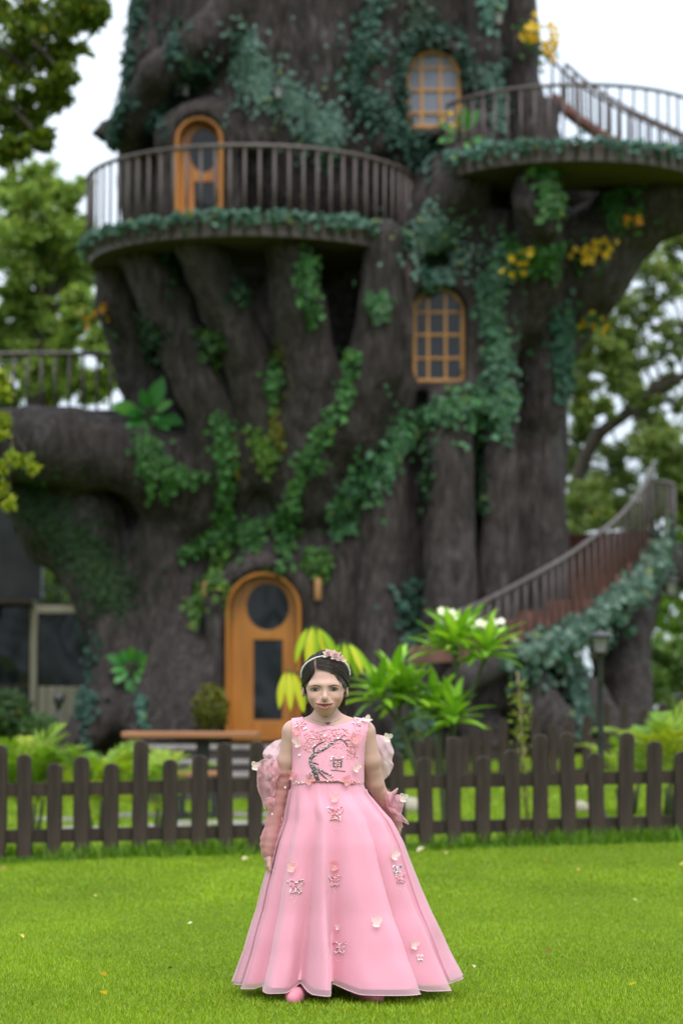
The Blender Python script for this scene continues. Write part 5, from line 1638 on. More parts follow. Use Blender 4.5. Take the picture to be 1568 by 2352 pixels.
def eye(xi, xo, zc, tilt):
    n = 15; t = np.linspace(0, 1, n); xs = xi + (xo - xi) * t
    if xo < xi: xs = xs
    zm = zc + tilt * (t - .5)
    up = zm + .0064 * np.sin(math.pi * t ** .85) ** .85; lo = zm - .0038 * np.sin(math.pi * t) ** .9
    ob = strip('eye', xs, lo, up, .0006, .0022, (.46, .42, .40), M['eye_wet'])
    xc = (xi + xo) / 2 + .0006; zi = zc + .0014
    def disc(nm, r, off, col):
        v = []; K = 22
        p, _ = front(BODY, xc, zi, .0006); 
        def lidz(x, z):
            tt = np.clip((x - xi) / (xo - xi), 0, 1)
            return min(max(z, np.interp(tt, t, lo) + .0003), np.interp(tt, t, up) - .0003)
        ring = []
        for rr in (0, .5, 1):
            for k in range(K):
                a = 2 * math.pi * k / K; x = xc + r * rr * math.cos(a); z = lidz(x, zi + r * rr * math.sin(a))
                q, _ = front(BODY, x, z, .0006)
                tt = np.clip((x - xi) / (xo - xi), 0, 1); lz, uz = np.interp(tt, t, lo), np.interp(tt, t, up)
                bl = .0022 * math.sin(math.pi * np.clip((z - lz) / max(uz - lz, 1e-5), 0, 1)) * math.sin(math.pi * tt)
                ring.append(q + np.array([0, -bl - off, 0]))
        f = [(a * K + k, a * K + (k + 1) % K, (a + 1) * K + (k + 1) % K, (a + 1) * K + k) for a in (0, 1) for k in range(K)]
        kid(nm, mesh_from(nm, np.array(ring), np.array(f), M['eye_wet'], True, cols=np.tile(col, (len(ring), 1))), ob)
    disc('iris', .0072, .0004, (.11, .062, .030)); disc('pupil', .0034, .0008, (.006, .005, .005)); 
    hx, hz = xc - .0016, zi + .0024
    p, _ = front(BODY, hx, hz, .0042); mb = MB(); mb.lathe([(.0001, -.0006), (.0007, 0), (.0001, .0006)], tuple(p), 8)
    kid('catchlight', mesh_from('catchlight', mb.v, mb.f, M['eye_wet'], True, cols=np.tile((.95, .95, .95), (len(mb.v), 1))), ob)
    pts = [front(BODY, x, z, .0012)[0] + np.array([0, -.0018 * math.sin(math.pi * tt), 0]) for x, z, tt in zip(xs, up + .0003, t)]
    e_ = pts[-1] + np.array([(xo - xi) * .04, .0005, .0002]); pts.append(e_)
    v, f = tube_data(pts, list(np.interp(np.linspace(0, 1, len(pts)), [0, .5, .9, 1], [.0006, .0013, .0013, .0003])), 6)
    kid('upper_lashes', mesh_from('upper_lashes', v, f, M['face_detail'], True, cols=np.tile((.018, .012, .010), (len(v), 1))), ob)
    pts = [front(BODY, x, z, .0007)[0] + np.array([0, -.0014 * math.sin(math.pi * tt), 0]) for x, z, tt in zip(xs, lo - .0002, t)]
    v, f = tube_data(pts, .0006, 5)
    kid('lower_lashes', mesh_from('lower_lashes', v, f, M['face_detail'], True, cols=np.tile((.12, .06, .045), (len(v), 1))), ob)
    # crease of the lid above: its shade drawn as a darker line
    pts = [front(BODY, x, z, .0002)[0] for x, z in zip(xs[1:-1], (up + .0034)[1:-1])]
    v, f = tube_data(pts, .0006, 5)
    kid('lid_crease_shade', mesh_from('lid_crease_shade', v, f, M['face_detail'], True, cols=np.tile((.42, .23, .175), (len(v), 1))), ob)
eye(-.0160, -.0448, .9975, .0006)
eye(.0162, .0445, .9980, .0012)
def brow(pts, w):
    p = np.array(spline([(x, 0, z) for x, z in pts], 6)); t = np.linspace(0, 1, len(p))
    hw = w * np.interp(t, [0, .15, .6, 1], [.55, 1, .8, .2])
    strip('eyebrow', p[:, 0], p[:, 2] - hw, p[:, 2] + hw, .0006, .0008, (.13, .08, .055), M['face_detail'], 4)
brow([A(672, 664), A(600, 646), A(525, 664)], .0021)
brow([A(788, 664), A(865, 642), A(948, 660)], .0021)
# mouth: dark opening, lips, small gappy teeth
t = np.linspace(0, 1, 19); mx = -.0285 + (.0585) * t; s = np.sin(math.pi * t); cz = .9535 - .0000 * t
op_hi = .9541 - .0036 * s ** .8; op_lo = .9541 - .0150 * s ** .85
strip('mouth', mx, op_lo - .0004, op_hi + .0004, .0012, .0, (.17, .030, .028), M['face_detail'], 6)
up_hi = .9544 - .0010 * s ** .8 - .0010 * np.exp(-((t - .5) / .06) ** 2)
strip('lip', mx, op_hi - .0002, up_hi, .0014, .0014, (.33, .125, .10), M['face_detail'], 6)
lo_lo = op_lo - .0052 * s ** 1.2
strip('lip', mx, lo_lo, op_lo + .0004, .0014, .0022, (.44, .135, .118), M['face_detail'], 7)
for k, x in enumerate((-.0150, -.0106, -.0062, -.0018, .0028, .0074, .0120, .0164)):
    z = np.interp(x, mx, op_lo) + .0024 + .0003 * (k % 2); w = .0021; h = (.0012, .0017, .0014, .0011, .0011, .0014, .0017, .0012)[k]
    xs = np.linspace(x - w, x + w, 5); q = np.sqrt(np.clip(1 - ((xs - x) / (w * 1.15)) ** 2, 0.1, 1)); strip('tooth', xs, z - h * q, z + h * q, .0016, .0001, (.36, .24, .21), M['eye_wet'], 4)
# ---- hair
hx = [-.09, -.068, -.0594, -.043, -.0315, -.026, .0035, .036, .0547, .064, .09]
hz_ = [.975, .990, 1.009, 1.034, 1.056, 1.0625, 1.058, 1.0455, 1.018, 1.000, .985]
zl = np.interp(BV[:, 0], hx, hz_)
earz = (np.abs(BV[:, 0] - .002) > .0705) & (np.abs(BV[:, 1] - .012) < .018) & (BV[:, 2] < 1.007)
hm = np.where(BV[:, 1] < .0, BV[:, 2] > zl, BV[:, 2] > np.interp(BV[:, 1], [0, .025, .06, .1], [1.0, .962, .925, .925])) & ~earz & (BV[:, 2] > .92) & ~((np.abs(BV[:, 0] + .0285 + .03 * (BV[:, 2] - 1.06)) < .0034) & (BV[:, 1] < -.030))
thick = .0045 + .0035 * smooth(1.02, 1.09, BV[:, 2])
hob, hv, hf = shell('hair', hm, thick, M['hair'])
c_ = np.tile((.016, .011, .009), (len(hv), 1)) * (1 + .3 * vnoise(hv * (60, 200, 60), 8))[:, None]
at = hob.data.color_attributes.new('Col', 'FLOAT_COLOR', 'POINT'); q = np.ones((len(hv), 4), np.float32); q[:, :3] = c_; at.data.foreach_set('color', q.ravel())
HC = Vector((.0035, .01, 1.03))
def scalp(p, off):
    d = Vector(p) - HC; L = d.length; d.normalize()
    h = BODY.ray_cast(HC + d * .3, -d)
    return np.array(h[0] + d * off) if h[0] is not None else np.array(p)
def strands(name, n, fn, r0, parent=None):
    V_, F_, C_ = [], [], []
    for i in range(n):
        pts, rr = fn(i, n)
        v, f = tube_data(pts, [rr * k for k in np.interp(np.linspace(0, 1, len(pts)), [0, .1, .8, 1], [.6, 1, .9, .25])], 5)
        o = len(V_); V_ += v; F_ += [tuple(a + o for a in g) for g in f]
        c = np.array([.022, .014, .010]) * random.uniform(.4, 1.7); C_ += [c] * len(v)
    ob = kid(name, mesh_from(name, V_, F_, M['hair'], True, cols=np.array(C_)), parent or hob, 'stuff')
    return ob
def right_sweep(i, n):
    u = random.random() ** .8
    y0 = -.079 + .10 * u
    s0 = (-.0235 + .003 * random.random(), y0, 1.064 + .05 * math.sqrt(max(u, 0)))
    lift = .010 * u
    m1 = (.010 + .004 * u, -.082 + .09 * u, 1.068 + .05 * u + random.uniform(-.002, .004))
    m2 = (.042, -.058 + .07 * u, 1.048 + .045 * u + random.uniform(-.002, .005))
    m3 = (.066, -.012 + .04 * u, 1.020 + .05 * u)
    e_ = (.060, .060 + .02 * u, 1.0 + .03 * u)
    return [scalp(p, .0062 + .004 * u + random.uniform(-.0006, .0012)) for p in spline([s0, m1, m2, m3, e_], 5)], random.uniform(.0009, .0019)
def left_sweep(i, n):
    u = random.random() ** .8
    s0 = (-.0335 - .002 * random.random(), -.079 + .10 * u, 1.062 + .05 * math.sqrt(u))
    m1 = (-.046, -.066 + .08 * u, 1.040 + .05 * u + random.uniform(-.002, .005))
    m2 = (-.061, -.030 + .05 * u, 1.020 + .045 * u)
    e_ = (-.055, .060 + .02 * u, 1.0 + .03 * u)
    return [scalp(p, .0058 + .004 * u + random.uniform(-.0006, .0012)) for p in spline([s0, m1, m2, e_], 5)], random.uniform(.0009, .0018)
def back_sweep(i, n):
    a = -1.5 + 3.0 * i / n
    s0 = (.0035 + .068 * math.sin(a), -.02, 1.03 + .08 * math.cos(a)); m1 = (.0035 + .066 * math.sin(a), .05, 1.02 + .075 * math.cos(a)); e_ = (.0035 + .03 * math.sin(a), .1, .985 + .03 * math.cos(a))
    return [scalp(p, .0085 + random.uniform(-.001, .001)) for p in spline([s0, m1, e_], 5)], .002
strands('hair_strands', 170, right_sweep, 1); strands('hair_strands', 110, left_sweep, 1); strands('hair_strands', 70, back_sweep, 1)
def curls(i, n):
    s = 1 if i % 2 else -1
    if s > 0: a, b_ = (.060, .040, .975), (.058, .046, .905)
    else: a, b_ = (-.050, .044, .955), (-.056, .05, .902)
    a = np.array(a) + rng.normal(size=3) * .004; b_ = np.array(b_) + rng.normal(size=3) * .007
    ph = random.uniform(0, 6.28); T = np.linspace(0, 1, 18)
    return [a * (1 - t_) + b_ * t_ + np.array([math.cos(ph + t_ * 9), math.sin(ph + t_ * 9), 0]) * .004 * t_ for t_ in T], .0011
ob = strands('curls', 44, curls, 1)
c4 = np.ones((len(ob.data.vertices), 4), np.float32); c4[:, :3] = np.array([.055, .034, .022]) * np.repeat(rng.uniform(.6, 1.4, len(c4) // 10 + 1), 10)[:len(c4), None]; ob.data.color_attributes['Col'].data.foreach_set('color', c4.ravel())
def wisps(i, n):
    if i % 2: p = [A(800 + 30 * random.random(), 478), A(870, 505), A(930, 575 + 30 * random.random()), A(945 + 10 * random.random(), 640)]
    else: p = [A(600, 455), A(545 + 8 * random.random(), 520), A(540 - 30 * random.random(), 565), A(480 + 20 * random.random(), 610 + 30 * random.random())]
    out = [front(BODY, x, z, .0016)[0] for x, z in p]
    return spline(out, 5), .0005
strands('wisps', 16, wisps, 1)

# ---- bead helper
_t = (1 + 5 ** .5) / 2
ICO = np.array([(-1, _t, 0), (1, _t, 0), (-1, -_t, 0), (1, -_t, 0), (0, -1, _t), (0, 1, _t), (0, -1, -_t), (0, 1, -_t), (_t, 0, -1), (_t, 0, 1), (-_t, 0, -1), (-_t, 0, 1)]) / math.sqrt(1 + _t * _t)
ICF = np.array([(0, 11, 5), (0, 5, 1), (0, 1, 7), (0, 7, 10), (0, 10, 11), (1, 5, 9), (5, 11, 4), (11, 10, 2), (10, 7, 6), (7, 1, 8), (3, 9, 4), (3, 4, 2), (3, 2, 6), (3, 6, 8), (3, 8, 9), (4, 9, 5), (2, 4, 11), (6, 2, 10), (8, 6, 7), (9, 8, 1)])
def beads(name, items, parent):
    """items: (position, radius, colour)"""
    if not items: return
    P_ = np.array([i[0] for i in items]); r = np.array([i[1] for i in items])[:, None, None]; c = np.array([i[2] for i in items])
    V_ = (P_[:, None, :] + ICO[None] * r).reshape(-1, 3)
    F_ = (np.arange(len(items))[:, None, None] * 12 + ICF[None]).reshape(-1, 3)
    return kid(name, mesh_from(name, V_, F_, M['gem'], False, cols=np.repeat(c, 12, 0)), parent, 'stuff')
SILV, DARK, PINK, WHITE, ROSE, CORAL = (.62, .58, .56), (.035, .025, .025), (.80, .28, .32), (.88, .84, .84), (.42, .10, .14), (.86, .36, .30)
def pick(*c): return random.choice(c)

# ---- headband with pearls and flower
hb = [A(*p) for p in ((403, 530), (404, 450), (440, 372), (500, 315), (590, 266), (690, 241), (800, 236), (930, 268), (1030, 345), (1072, 425), (1080, 500))]
hb3 = [np.array([x, -.045 * max(0, (z - 1.04) / .067) ** .8, z]) for x, z in hb]
hb3 = spline(hb3, 7)
mb = MB(); mb.tube(hb3, .0026, 7)
HB = kid('headband', mesh_from('headband', mb.v, mb.f, M['gem'], True, cols=np.tile((.62, .58, .54), (len(mb.v), 1))))
seg = np.cumsum([0] + [np.linalg.norm(hb3[i + 1] - hb3[i]) for i in range(len(hb3) - 1)])
it = []
for s_ in np.arange(0, seg[-1], .0047):
    p = np.array([np.interp(s_, seg, [q[k] for q in hb3]) for k in range(3)]); d = p - np.array(HC); d /= np.linalg.norm(d)
    it.append((p + d * .0015 + np.array([0, -.0012, 0]), .0027, (.86, .80, .74)))
beads('pearls', it, HB)

def wing_mesh(name, L, W, col, mat, n=6, cup=.25, point=.0):
    v, f, c = [], [], []
    for i in range(n + 1):
        t = i / n
        w = W * math.sin(math.pi * min(.08 + t * (.86 - point * .0), 1)) ** .7 * (1 - point * t ** 2)
        for s_ in (-1, -.4, .4, 1):
            v.append((s_ * w / 2, t * L, cup * L * t * t + .12 * W * s_ * s_ + .02 * L * math.sin(t * 9 + s_ * 3)))
            k = 1 - .12 * (abs(s_) < .5) + .1 * t; c.append([min(q * k, .95) for q in col])
    for i in range(n):
        for k in range(3):
            a = i * 4 + k; f.append((a, a + 1, a + 5, a + 4))
    return mesh_from(name, np.array(v), np.array(f), mat, True, cols=np.array(c))
def set_piece(me, parent, pos, d, up, s=1.0, name='wing'):
    d = Vector(d).normalized(); u = Vector(up); x = d.cross(u).normalized(); z = x.cross(d)
    o = kid(name, me, parent)
    m3 = Matrix(((x.x, d.x, z.x), (x.y, d.y, z.y), (x.z, d.z, z.z)))
    o.location = [float(q) for q in pos]; o.rotation_euler = m3.to_euler(); o.scale = (s, s, s)
    return o
def petal_mat():
    m = leafmat('fabric_petal', .3, .5)
    return m
M['fabric_petal'] = petal_mat()
n_, l_ = nt(M['fabric_petal'])
for q in n_:
    if q.type == 'MIX': q.inputs['B'].default_value = (1, 1, 1, 1)
PT = [wing_mesh('petal', .028, .016, c, M['fabric_petal'], cup=.25, point=.7) for c in ((.95, .70, .68), (.96, .80, .78), (.93, .62, .61))]
fx_, fz_ = A(825, 228)
fl = kid('hair_flower', None)
fl.name = 'hair_flower'
for cx, cy, m_ in ((770, 205, 9), (880, 235, 10), (950, 285, 6)):
    x, z = A(cx, cy); c0_ = np.array([x, -.058, z])
    for k in range(m_):
        a = k * 2.4; rr = .35 + .65 * (k / m_)
        d = (math.cos(a) * rr, -1.05 + rr * .75, math.sin(a) * rr * .75 + .25)
        set_piece(PT[k % 3], fl, c0_ + np.array([math.cos(a) * .003, .004, math.sin(a) * .003]), d, (0, -1, .3) if abs(d[1]) < .9 else (0, 0, 1), random.uniform(.75, 1.05), 'petal')
    beads('stamens', [(c0_ + rng.normal(size=3) * .0035 + [0, -.009, 0], .0012, pick(WHITE, PINK, CORAL)) for _ in range(9)], fl)

# ---- necklace
pts = []
for cx, cy in ((478, 1092), (560, 1122), (660, 1152), (775, 1172), (860, 1152), (930, 1122), (985, 1085)):
    x, z = A(cx, cy); pts.append(front(BODY, x, z, .0012)[0])
mb = MB(); mb.tube(spline(pts, 4), .0008, 5)
NK = kid('necklace', mesh_from('necklace', mb.v, mb.f, M['gem'], True, cols=np.tile((.55, .42, .30), (len(mb.v), 1))))
x, z = A(775, 1184); p, n = front(BODY, x, z, .003)
v = [(0, -.003, -.0035), (-.0075, -.001, .0035), (-.004, -.002, .005), (0, -.003, .0022), (.004, -.002, .005), (.0075, -.001, .0035)]
v = [tuple(np.array(q) + p) for q in v]; v += [tuple(np.array(q) + [0, .003, 0]) for q in v]
f = [(0, 3, 2, 1), (0, 5, 4, 3), (6, 7, 8, 9), (6, 9, 10, 11), (0, 1, 7, 6), (1, 2, 8, 7), (2, 3, 9, 8), (3, 4, 10, 9), (4, 5, 11, 10), (5, 0, 6, 11)]
kid('pendant', mesh_from('pendant', v, f, M['gem'], cols=np.tile((.09, .03, .035), (12, 1))), NK)

# ---- bodice
X_, Y_, Z_ = BV.T
u = np.abs(X_ - .013)
zn = .8795 + .019 * np.clip(u / .08, 0, 1) ** 1.8 + 1.0 * (u > .082)
zn = np.where(Y_ > .01, np.maximum(zn, .889), zn)
lx0 = np.interp(Z_, [.66, .70, .76, .815, .85, .90], [-.1215, -.115, -.1075, -.1035, -.1055, -.1085])
rx0 = np.interp(Z_, [.66, .70, .76, .815, .85, .90], [.134, .130, .1295, .1325, .139, .147])
bm = (Z_ > .700 - .020 * np.clip((X_ - .01) / .11, -1, 1) ** 2) & (Z_ < np.minimum(zn, .925)) & (X_ > lx0) & (X_ < rx0)
BOD, bv, bf = shell('bodice', bm, .0042 + .0030 * smooth(.75, .69, Z_), M['bodice'])
BODB = BVHTree.FromPolygons(bv.tolist(), bf.tolist())
def onb(cx, cy, off=.001):
    x, z = B(cx, cy); return front(BODB, x, z, off)
def tube_on(name, pts, r, col, parent, off=.001):
    q = [onb(a, b_, off)[0] for a, b_, _ in spline([(a, b_, 0) for a, b_ in pts], 6)]
    q = [a for a in q if a is not None]
    v, f = tube_data(q, r if np.isscalar(r) else list(np.interp(np.linspace(0, 1, len(q)), np.linspace(0, 1, len(r)), r)), 6)
    return v, f, col
pieces = []
BR_ = (.075, .058, .055)
for pts, r in (([(745, 742), (722, 690), (706, 630), (668, 580), (655, 545), (668, 515), (715, 482), (770, 455), (820, 425), (868, 378), (915, 356), (965, 380), (1000, 430)], [.0028, .0032, .0036, .0034, .003, .0028, .0028, .0026, .0024, .002, .0016, .0012]),
               ([(722, 742), (700, 690), (690, 640), (660, 585), (672, 535), (700, 500), (690, 455), (712, 418), (765, 390), (800, 372)], [.002, .0024, .0026, .0026, .0024, .0022, .0022, .002, .0016, .001]),
               ([(700, 625), (668, 660), (632, 705)], [.0022, .0018, .001]), ([(690, 640), (660, 690), (650, 735)], [.002, .0016, .001]), ([(725, 620), (760, 640), (800, 665), (855, 690)], [.0024, .002, .0016, .001]),
               ([(735, 650), (775, 690), (812, 722)], [.002, .0016, .001]), ([(668, 580), (700, 575), (735, 588)], [.002, .0018, .0012]), ([(915, 356), (960, 372), (1012, 372)], [.0016, .0013, .0008]), ([(820, 425), (800, 440), (770, 470)], [.0016, .0012, .001]),
               ([(870, 545), (870, 608)], .0017), ([(940, 545), (940, 608)], .0017), ([(866, 545), (944, 545)], .0016), ([(868, 606), (942, 606)], .0016), ([(905, 548), (905, 604)], .0012), ([(872, 576), (938, 576)], .0012), ([(845, 638), (975, 650)], .0009)):
    pieces.append(tube_on('branch', pts, [q * 1.3 for q in r] if hasattr(r, '__len__') else r * 1.2, BR_, BOD))
V_, F_, C_ = [], [], []
for v, f, c in pieces:
    o = len(V_); V_ += v; F_ += [tuple(a + o for a in g) for g in f]; C_ += [c] * len(v)
kid('embroidered_tree', mesh_from('embroidered_tree', V_, F_, M['gem'], True, cols=np.array(C_)), BOD, 'stuff')
it = []
def scatter(cx, cy, rx, ry, n, r0, r1, cols, off=.0012):
    for _ in range(n):
        a = random.uniform(0, 6.28); q = math.sqrt(random.random())
        p, _n = onb(cx + rx * q * math.cos(a), cy + ry * q * math.sin(a), off)
        if p is not None: it.append((p, random.uniform(r0, r1), random.choice(cols)))
blo = (PINK, PINK, ROSE, WHITE, (.84, .55, .55), CORAL, (.8, .42, .44))
for cx, cy, rx, ry, n in ((690, 330, 90, 60, 90), (800, 305, 110, 50, 110), (930, 300, 90, 45, 90), (650, 420, 50, 60, 60), (1000, 350, 60, 50, 50), (1040, 430, 55, 70, 60), (1035, 510, 50, 60, 50), (830, 370, 120, 40, 60), (760, 430, 50, 30, 22), (900, 420, 100, 25, 18)):
    scatter(cx, cy, rx, ry, n, .0010, .0022, blo)
scatter(800, 500, 150, 80, 24, .0008, .0013, (PINK, WHITE)); scatter(900, 575, 70, 60, 34, .001, .002, (SILV, WHITE, SILV, ROSE)); scatter(905, 575, 20, 26, 12, .0016, .0026, (CORAL, PINK))
for cx in range(515, 1130, 9): scatter(cx, 750 - 10 * math.sin((cx - 640) / 130.), 10, 14, 4, .0011, .0023, (PINK, WHITE, SILV, CORAL, ROSE))
for pts in (((722, 690), (706, 630), (668, 580), (660, 545), (690, 505), (770, 452), (820, 424), (868, 378), (915, 352)), ((690, 650), (640, 700)), ((725, 625), (850, 690))):
    for a, b_, _ in spline([(a, b_, 0) for a, b_ in pts], 5): scatter(a, b_, 13, 12, 3, .0012, .0024, (SILV, WHITE, SILV, DARK, PINK), .003)
for cx, cy in ((565, 225), (1095, 212)):
    scatter(cx, cy, 55, 34, 34, .0014, .0032, (SILV, WHITE, SILV, PINK, ROSE), .002)
    scatter(cx - 20, cy + 60, 45, 40, 16, .001, .0016, (PINK, CORAL))
for cx, cy in ((788, 332), (685, 348), (915, 352), (700, 420), (860, 520), (850, 540), (955, 525), (600, 270), (530, 245), (615, 262), (1090, 215), (558, 510), (1108, 610), (515, 815), (500, 830), (1105, 790)):
    scatter(cx, cy, 6, 6, 3, .0028, .004, (WHITE, SILV, WHITE), .002)
beads('bead_embroidery', it, BOD)

# ---- skirt
TH = [-180, -158, -140, -122, -106, -92, -80, -69, -62, -55, -46, -35, -25, -15, -2, 9, 22, 31, 40, 53, 67, 80, 93, 108, 124, 142, 160, 180]
FV = [0, .7, -.7, .7, -.7, .5, -.2, .55, .1, -.45, .8, .15, -1.1, .9, -1.15, .3, .9, .75, -1.0, .75, -.45, .75, -.6, .6, -.7, .7, -.7, 0]
_th = np.linspace(-180, 180, 721); _fv = np.interp(_th, TH, FV)
ker = np.exp(-np.linspace(-2, 2, 17) ** 2); ker /= ker.sum(); _fv = np.convolve(np.concatenate([_fv[-9:-1], _fv, _fv[1:9]]), ker, 'valid')
def skirt_point(th, t, grow=1.0, hem=0.0, foldk=1.0, seed=0):
    """th in degrees from the front, t 0 at the waist to 1 at the hem"""
    f = np.interp((th + 180) % 360 - 180, _th, _fv)
    lift = .030 * np.clip(-f, 0, 1.2) + .012 * np.clip(f, 0, 1) * (np.abs(th - 80) < 20) + .022 * smooth(55, 90, th) * smooth(125, 95, th)
    zb = .040 + lift * .9 + hem
    zt = .712 - .020 * np.cos(np.radians(th)) * 0
    z = zt + (zb - zt) * t
    q = np.array([.71, .66, .60, .572, .50, .419, .35, .285, .20, .151, .04])
    hw = .915 * np.interp(z, q[::-1], np.array([.123, .138, .168, .183, .216, .240, .262, .281, .314, .330, .374])[::-1])
    cx = np.interp(z, q[::-1], np.array([.009, .013, .032, .042, .047, .050, .053, .058, .065, .069, .076])[::-1])
    dp = hw * np.interp(t, [0, .15, 1], [.66, .85, .92])
    amp = .20 * (.12 + .88 * t ** .8) * smooth(0, .16, t) * foldk
    r = 1 + amp * f
    a = np.radians(th + 8.0 * t ** 1.1 * f * foldk)
    x = cx + hw * r * np.sin(a) * grow
    y = -dp * r * np.cos(a) * grow + .02 * t
    # soft gathers under the waist
    g = .0006 * np.sin(np.radians(th) * 34 + 2 * np.sin(np.radians(th) * 5)) * np.exp(-((t - .07) / .10) ** 2)
    x = x + g * np.sin(a); y = y - g * np.cos(a)
    return np.stack([x, y, z], -1)
def skirt_mesh(name, mat, grow, hem, foldk, th0=-180, th1=180, nth=256, ntt=64, rip=.0038, seed=0, parent=GIRL, t0=0):
    th = np.linspace(th0, th1, nth); tt = np.linspace(t0, 1, ntt)
    TT, HH = np.meshgrid(tt, th, indexing='ij')
    V_ = skirt_point(HH.ravel(), TT.ravel(), grow, hem, foldk)
    n1 = vnoise(V_ * (9, 9, 4.5) + seed, 40 + seed) * .009 * TT.ravel() + vnoise(V_ * (26, 26, 9) + seed, 50 + seed) * rip
    V_[:, 1] += n1 * np.sign(V_[:, 1]); V_[:, 0] += n1 * .4
    i, j = np.meshgrid(np.arange(ntt - 1), np.arange(nth - 1), indexing='ij'); a = (i * nth + j).ravel()
    F_ = np.stack([a, a + nth, a + nth + 1, a + 1], 1)
    ob = kid(name, mesh_from(name, V_, F_, mat, True), parent)
    return ob, V_, F_
SK, sv, sf = skirt_mesh('skirt', M['organza'], 1.0, 0.0, 1.0, seed=1)
skirt_mesh('lining', M['satin'], .962, .016, 1.0, seed=1, parent=SK)
skirt_mesh('under_layer', M['satin'], .80, .035, .7, seed=5, parent=SK, ntt=30, nth=160)
skirt_mesh('train', M['organza'], 1.04, .01, .8, 72, 290, 140, 44, seed=4, parent=SK, t0=.06)
th = np.linspace(-180, 180, 257)
hem = [tuple(q) for q in sv[-256:]]
mb = MB(); mb.tube(hem + [hem[0]], .0013, 6, flat=2.0); kid('hem_edge', mesh_from('hem_edge', mb.v, mb.f, M['bow'], True), SK)
SKB = BVHTree.FromPolygons(sv.tolist(), sf.tolist())
# ---- butterflies
M['wing_peach'] = organza('peach_wing', (.94, .60, .55), .62, .3); M['wing_cream'] = organza('cream_wing', (.95, .82, .74), .66, .3); M['wing_pink'] = organza('coral_wing', (.92, .46, .46), .62, .3)
WMAT = [M['wing_peach'], M['wing_cream'], M['wing_pink'], M['wing_cream']]
WG = [wing_mesh('wing', .023, .019, (.9, .6, .6), m_, cup=.3) for m_ in WMAT]
WG2 = [wing_mesh('wing', .016, .014, (.9, .6, .6), m_, cup=.3) for m_ in WMAT]
def fabric_butterfly(p, n, parent, tone, s=1.0, roll=0.0):
    n = np.array(n); n /= np.linalg.norm(n)
    up = np.array([math.sin(roll), 0, math.cos(roll)]); up = up - n * (up @ n); up /= np.linalg.norm(up); x = np.cross(n, up)
    mb = MB(); mb.tube([p + n * .003 - up * .008 * s, p + n * .004, p + n * .003 + up * .009 * s], [.0008, .0016, .0008], 6)
    b_ = kid('butterfly', mesh_from('butterfly', mb.v, mb.f, M['gem'], True, cols=np.tile((.8, .55, .5), (len(mb.v), 1))), parent)
    for s_ in (-1, 1):
        for (du, L) in ((.70, WG), (-.75, WG2)):
            d = x * s_ * .85 + up * du + n * .42
            set_piece(L[tone], b_ if parent is GIRL else parent, p + n * .003 + up * .004 * du * s, d, n, s)
def bead_butterfly(p0, parent, bvh, conv, cx, cy, w, cols, roll=0, dens=1.0):
    it = []
    for s_ in (-1, 1):
        for (ang, L, W) in ((.72, 1.05, .30), (-.85, .80, .24)):
            for k in range(int(20 * dens)):
                t_ = .12 + .88 * random.random() ** .6; q = random.choice((-1, 1)) * random.uniform(.6, 1) * W * math.sin(math.pi * min(t_, .95)) ** .6
                a = ang + roll * s_
                dx = s_ * (t_ * L * math.cos(a) - q * math.sin(a)); dy = -(t_ * L * math.sin(a) + q * math.cos(a))
                ca, sa = math.cos(roll), math.sin(roll)
                x, z = conv(cx + w * (dx * ca - dy * sa), cy + w * (dx * sa + dy * ca)); p, n = front(bvh, x, z, .0015)
                if p is not None: it.append((p, random.uniform(.0013, .0030), random.choice(cols)))
    for k in range(9):
        x, z = conv(cx, cy + w * (k - 4) * .12); p, n = front(bvh, x, z, .003)
        if p is not None: it.append((p, .0026, random.choice(cols)))
    for k in range(10):
        x, z = conv(cx + random.gauss(0, w * .35), cy + w * random.uniform(.7, 1.7)); p, n = front(bvh, x, z, .001)
        if p is not None: it.append((p, .0009, WHITE))
    beads('bead_butterfly', it, parent)
bead_butterfly(None, SK, SKB, S, 688, 150, 62, (PINK, PINK, WHITE, ROSE, SILV, CORAL), 0, 1.5)
bead_butterfly(None, SK, SKB, S, 437, 610, 62, (SILV, SILV, WHITE, ROSE, DARK, PINK), .15, 1.3)
bead_butterfly(None, SK, SKB, S, 685, 570, 46, (PINK, PINK, ROSE, SILV, (.84, .5, .5)), 0)
bead_butterfly(None, SK, SKB, S, 1085, 505, 34, (SILV, SILV, DARK, WHITE), .4); bead_butterfly(None, SK, SKB, S, 1108, 565, 40, (PINK, SILV, ROSE, PINK), .5)
bead_butterfly(None, SK, SKB, S, 718, 985, 50, (SILV, PINK, WHITE, ROSE, SILV), .3); bead_butterfly(None, SK, SKB, S, 1228, 1055, 24, (SILV, WHITE, PINK), .2); bead_butterfly(None, SK, SKB, S, 1352, 920, 44, (PINK, SILV, CORAL, ROSE), .9)
for cx, cy, tone, s_, roll in ((415, 495, 0, 1.0, .2), (688, 480, 2, 1.0, -.4), (690, 60, 0, .95, .1), (1058, 420, 3, 1.0, .4), (952, 830, 1, 1.05, .1), (1185, 980, 1, .9, .3), (1332, 812, 2, 1.0, .9), (150, 808, 3, .9, -.6), (353, 215, 2, .9, -.3), (715, 860, 1, .6, 0)):
    x, z = S(cx, cy); p, n = front(SKB, x, z, .001)
    if p is None: continue
    fabric_butterfly(p, n, SK, tone, s_, roll)
for cx, cy, tone, s_, roll in ((660, 735, 2, 1.0, .5), (975, 742, 2, 1.0, -.4), (1050, 365, 2, 1.1, .3), (560, 395, 1, 1.0, -.3), (520, 695, 2, 1.0, .2), (1055, 625, 1, .9, .5), (1165, 205, 3, .9, 1.0), (545, 300, 2, .8, -.4)):
    p, n = onb(cx, cy, .002)
    if p is not None: fabric_butterfly(p, n, BOD, tone, s_, roll)

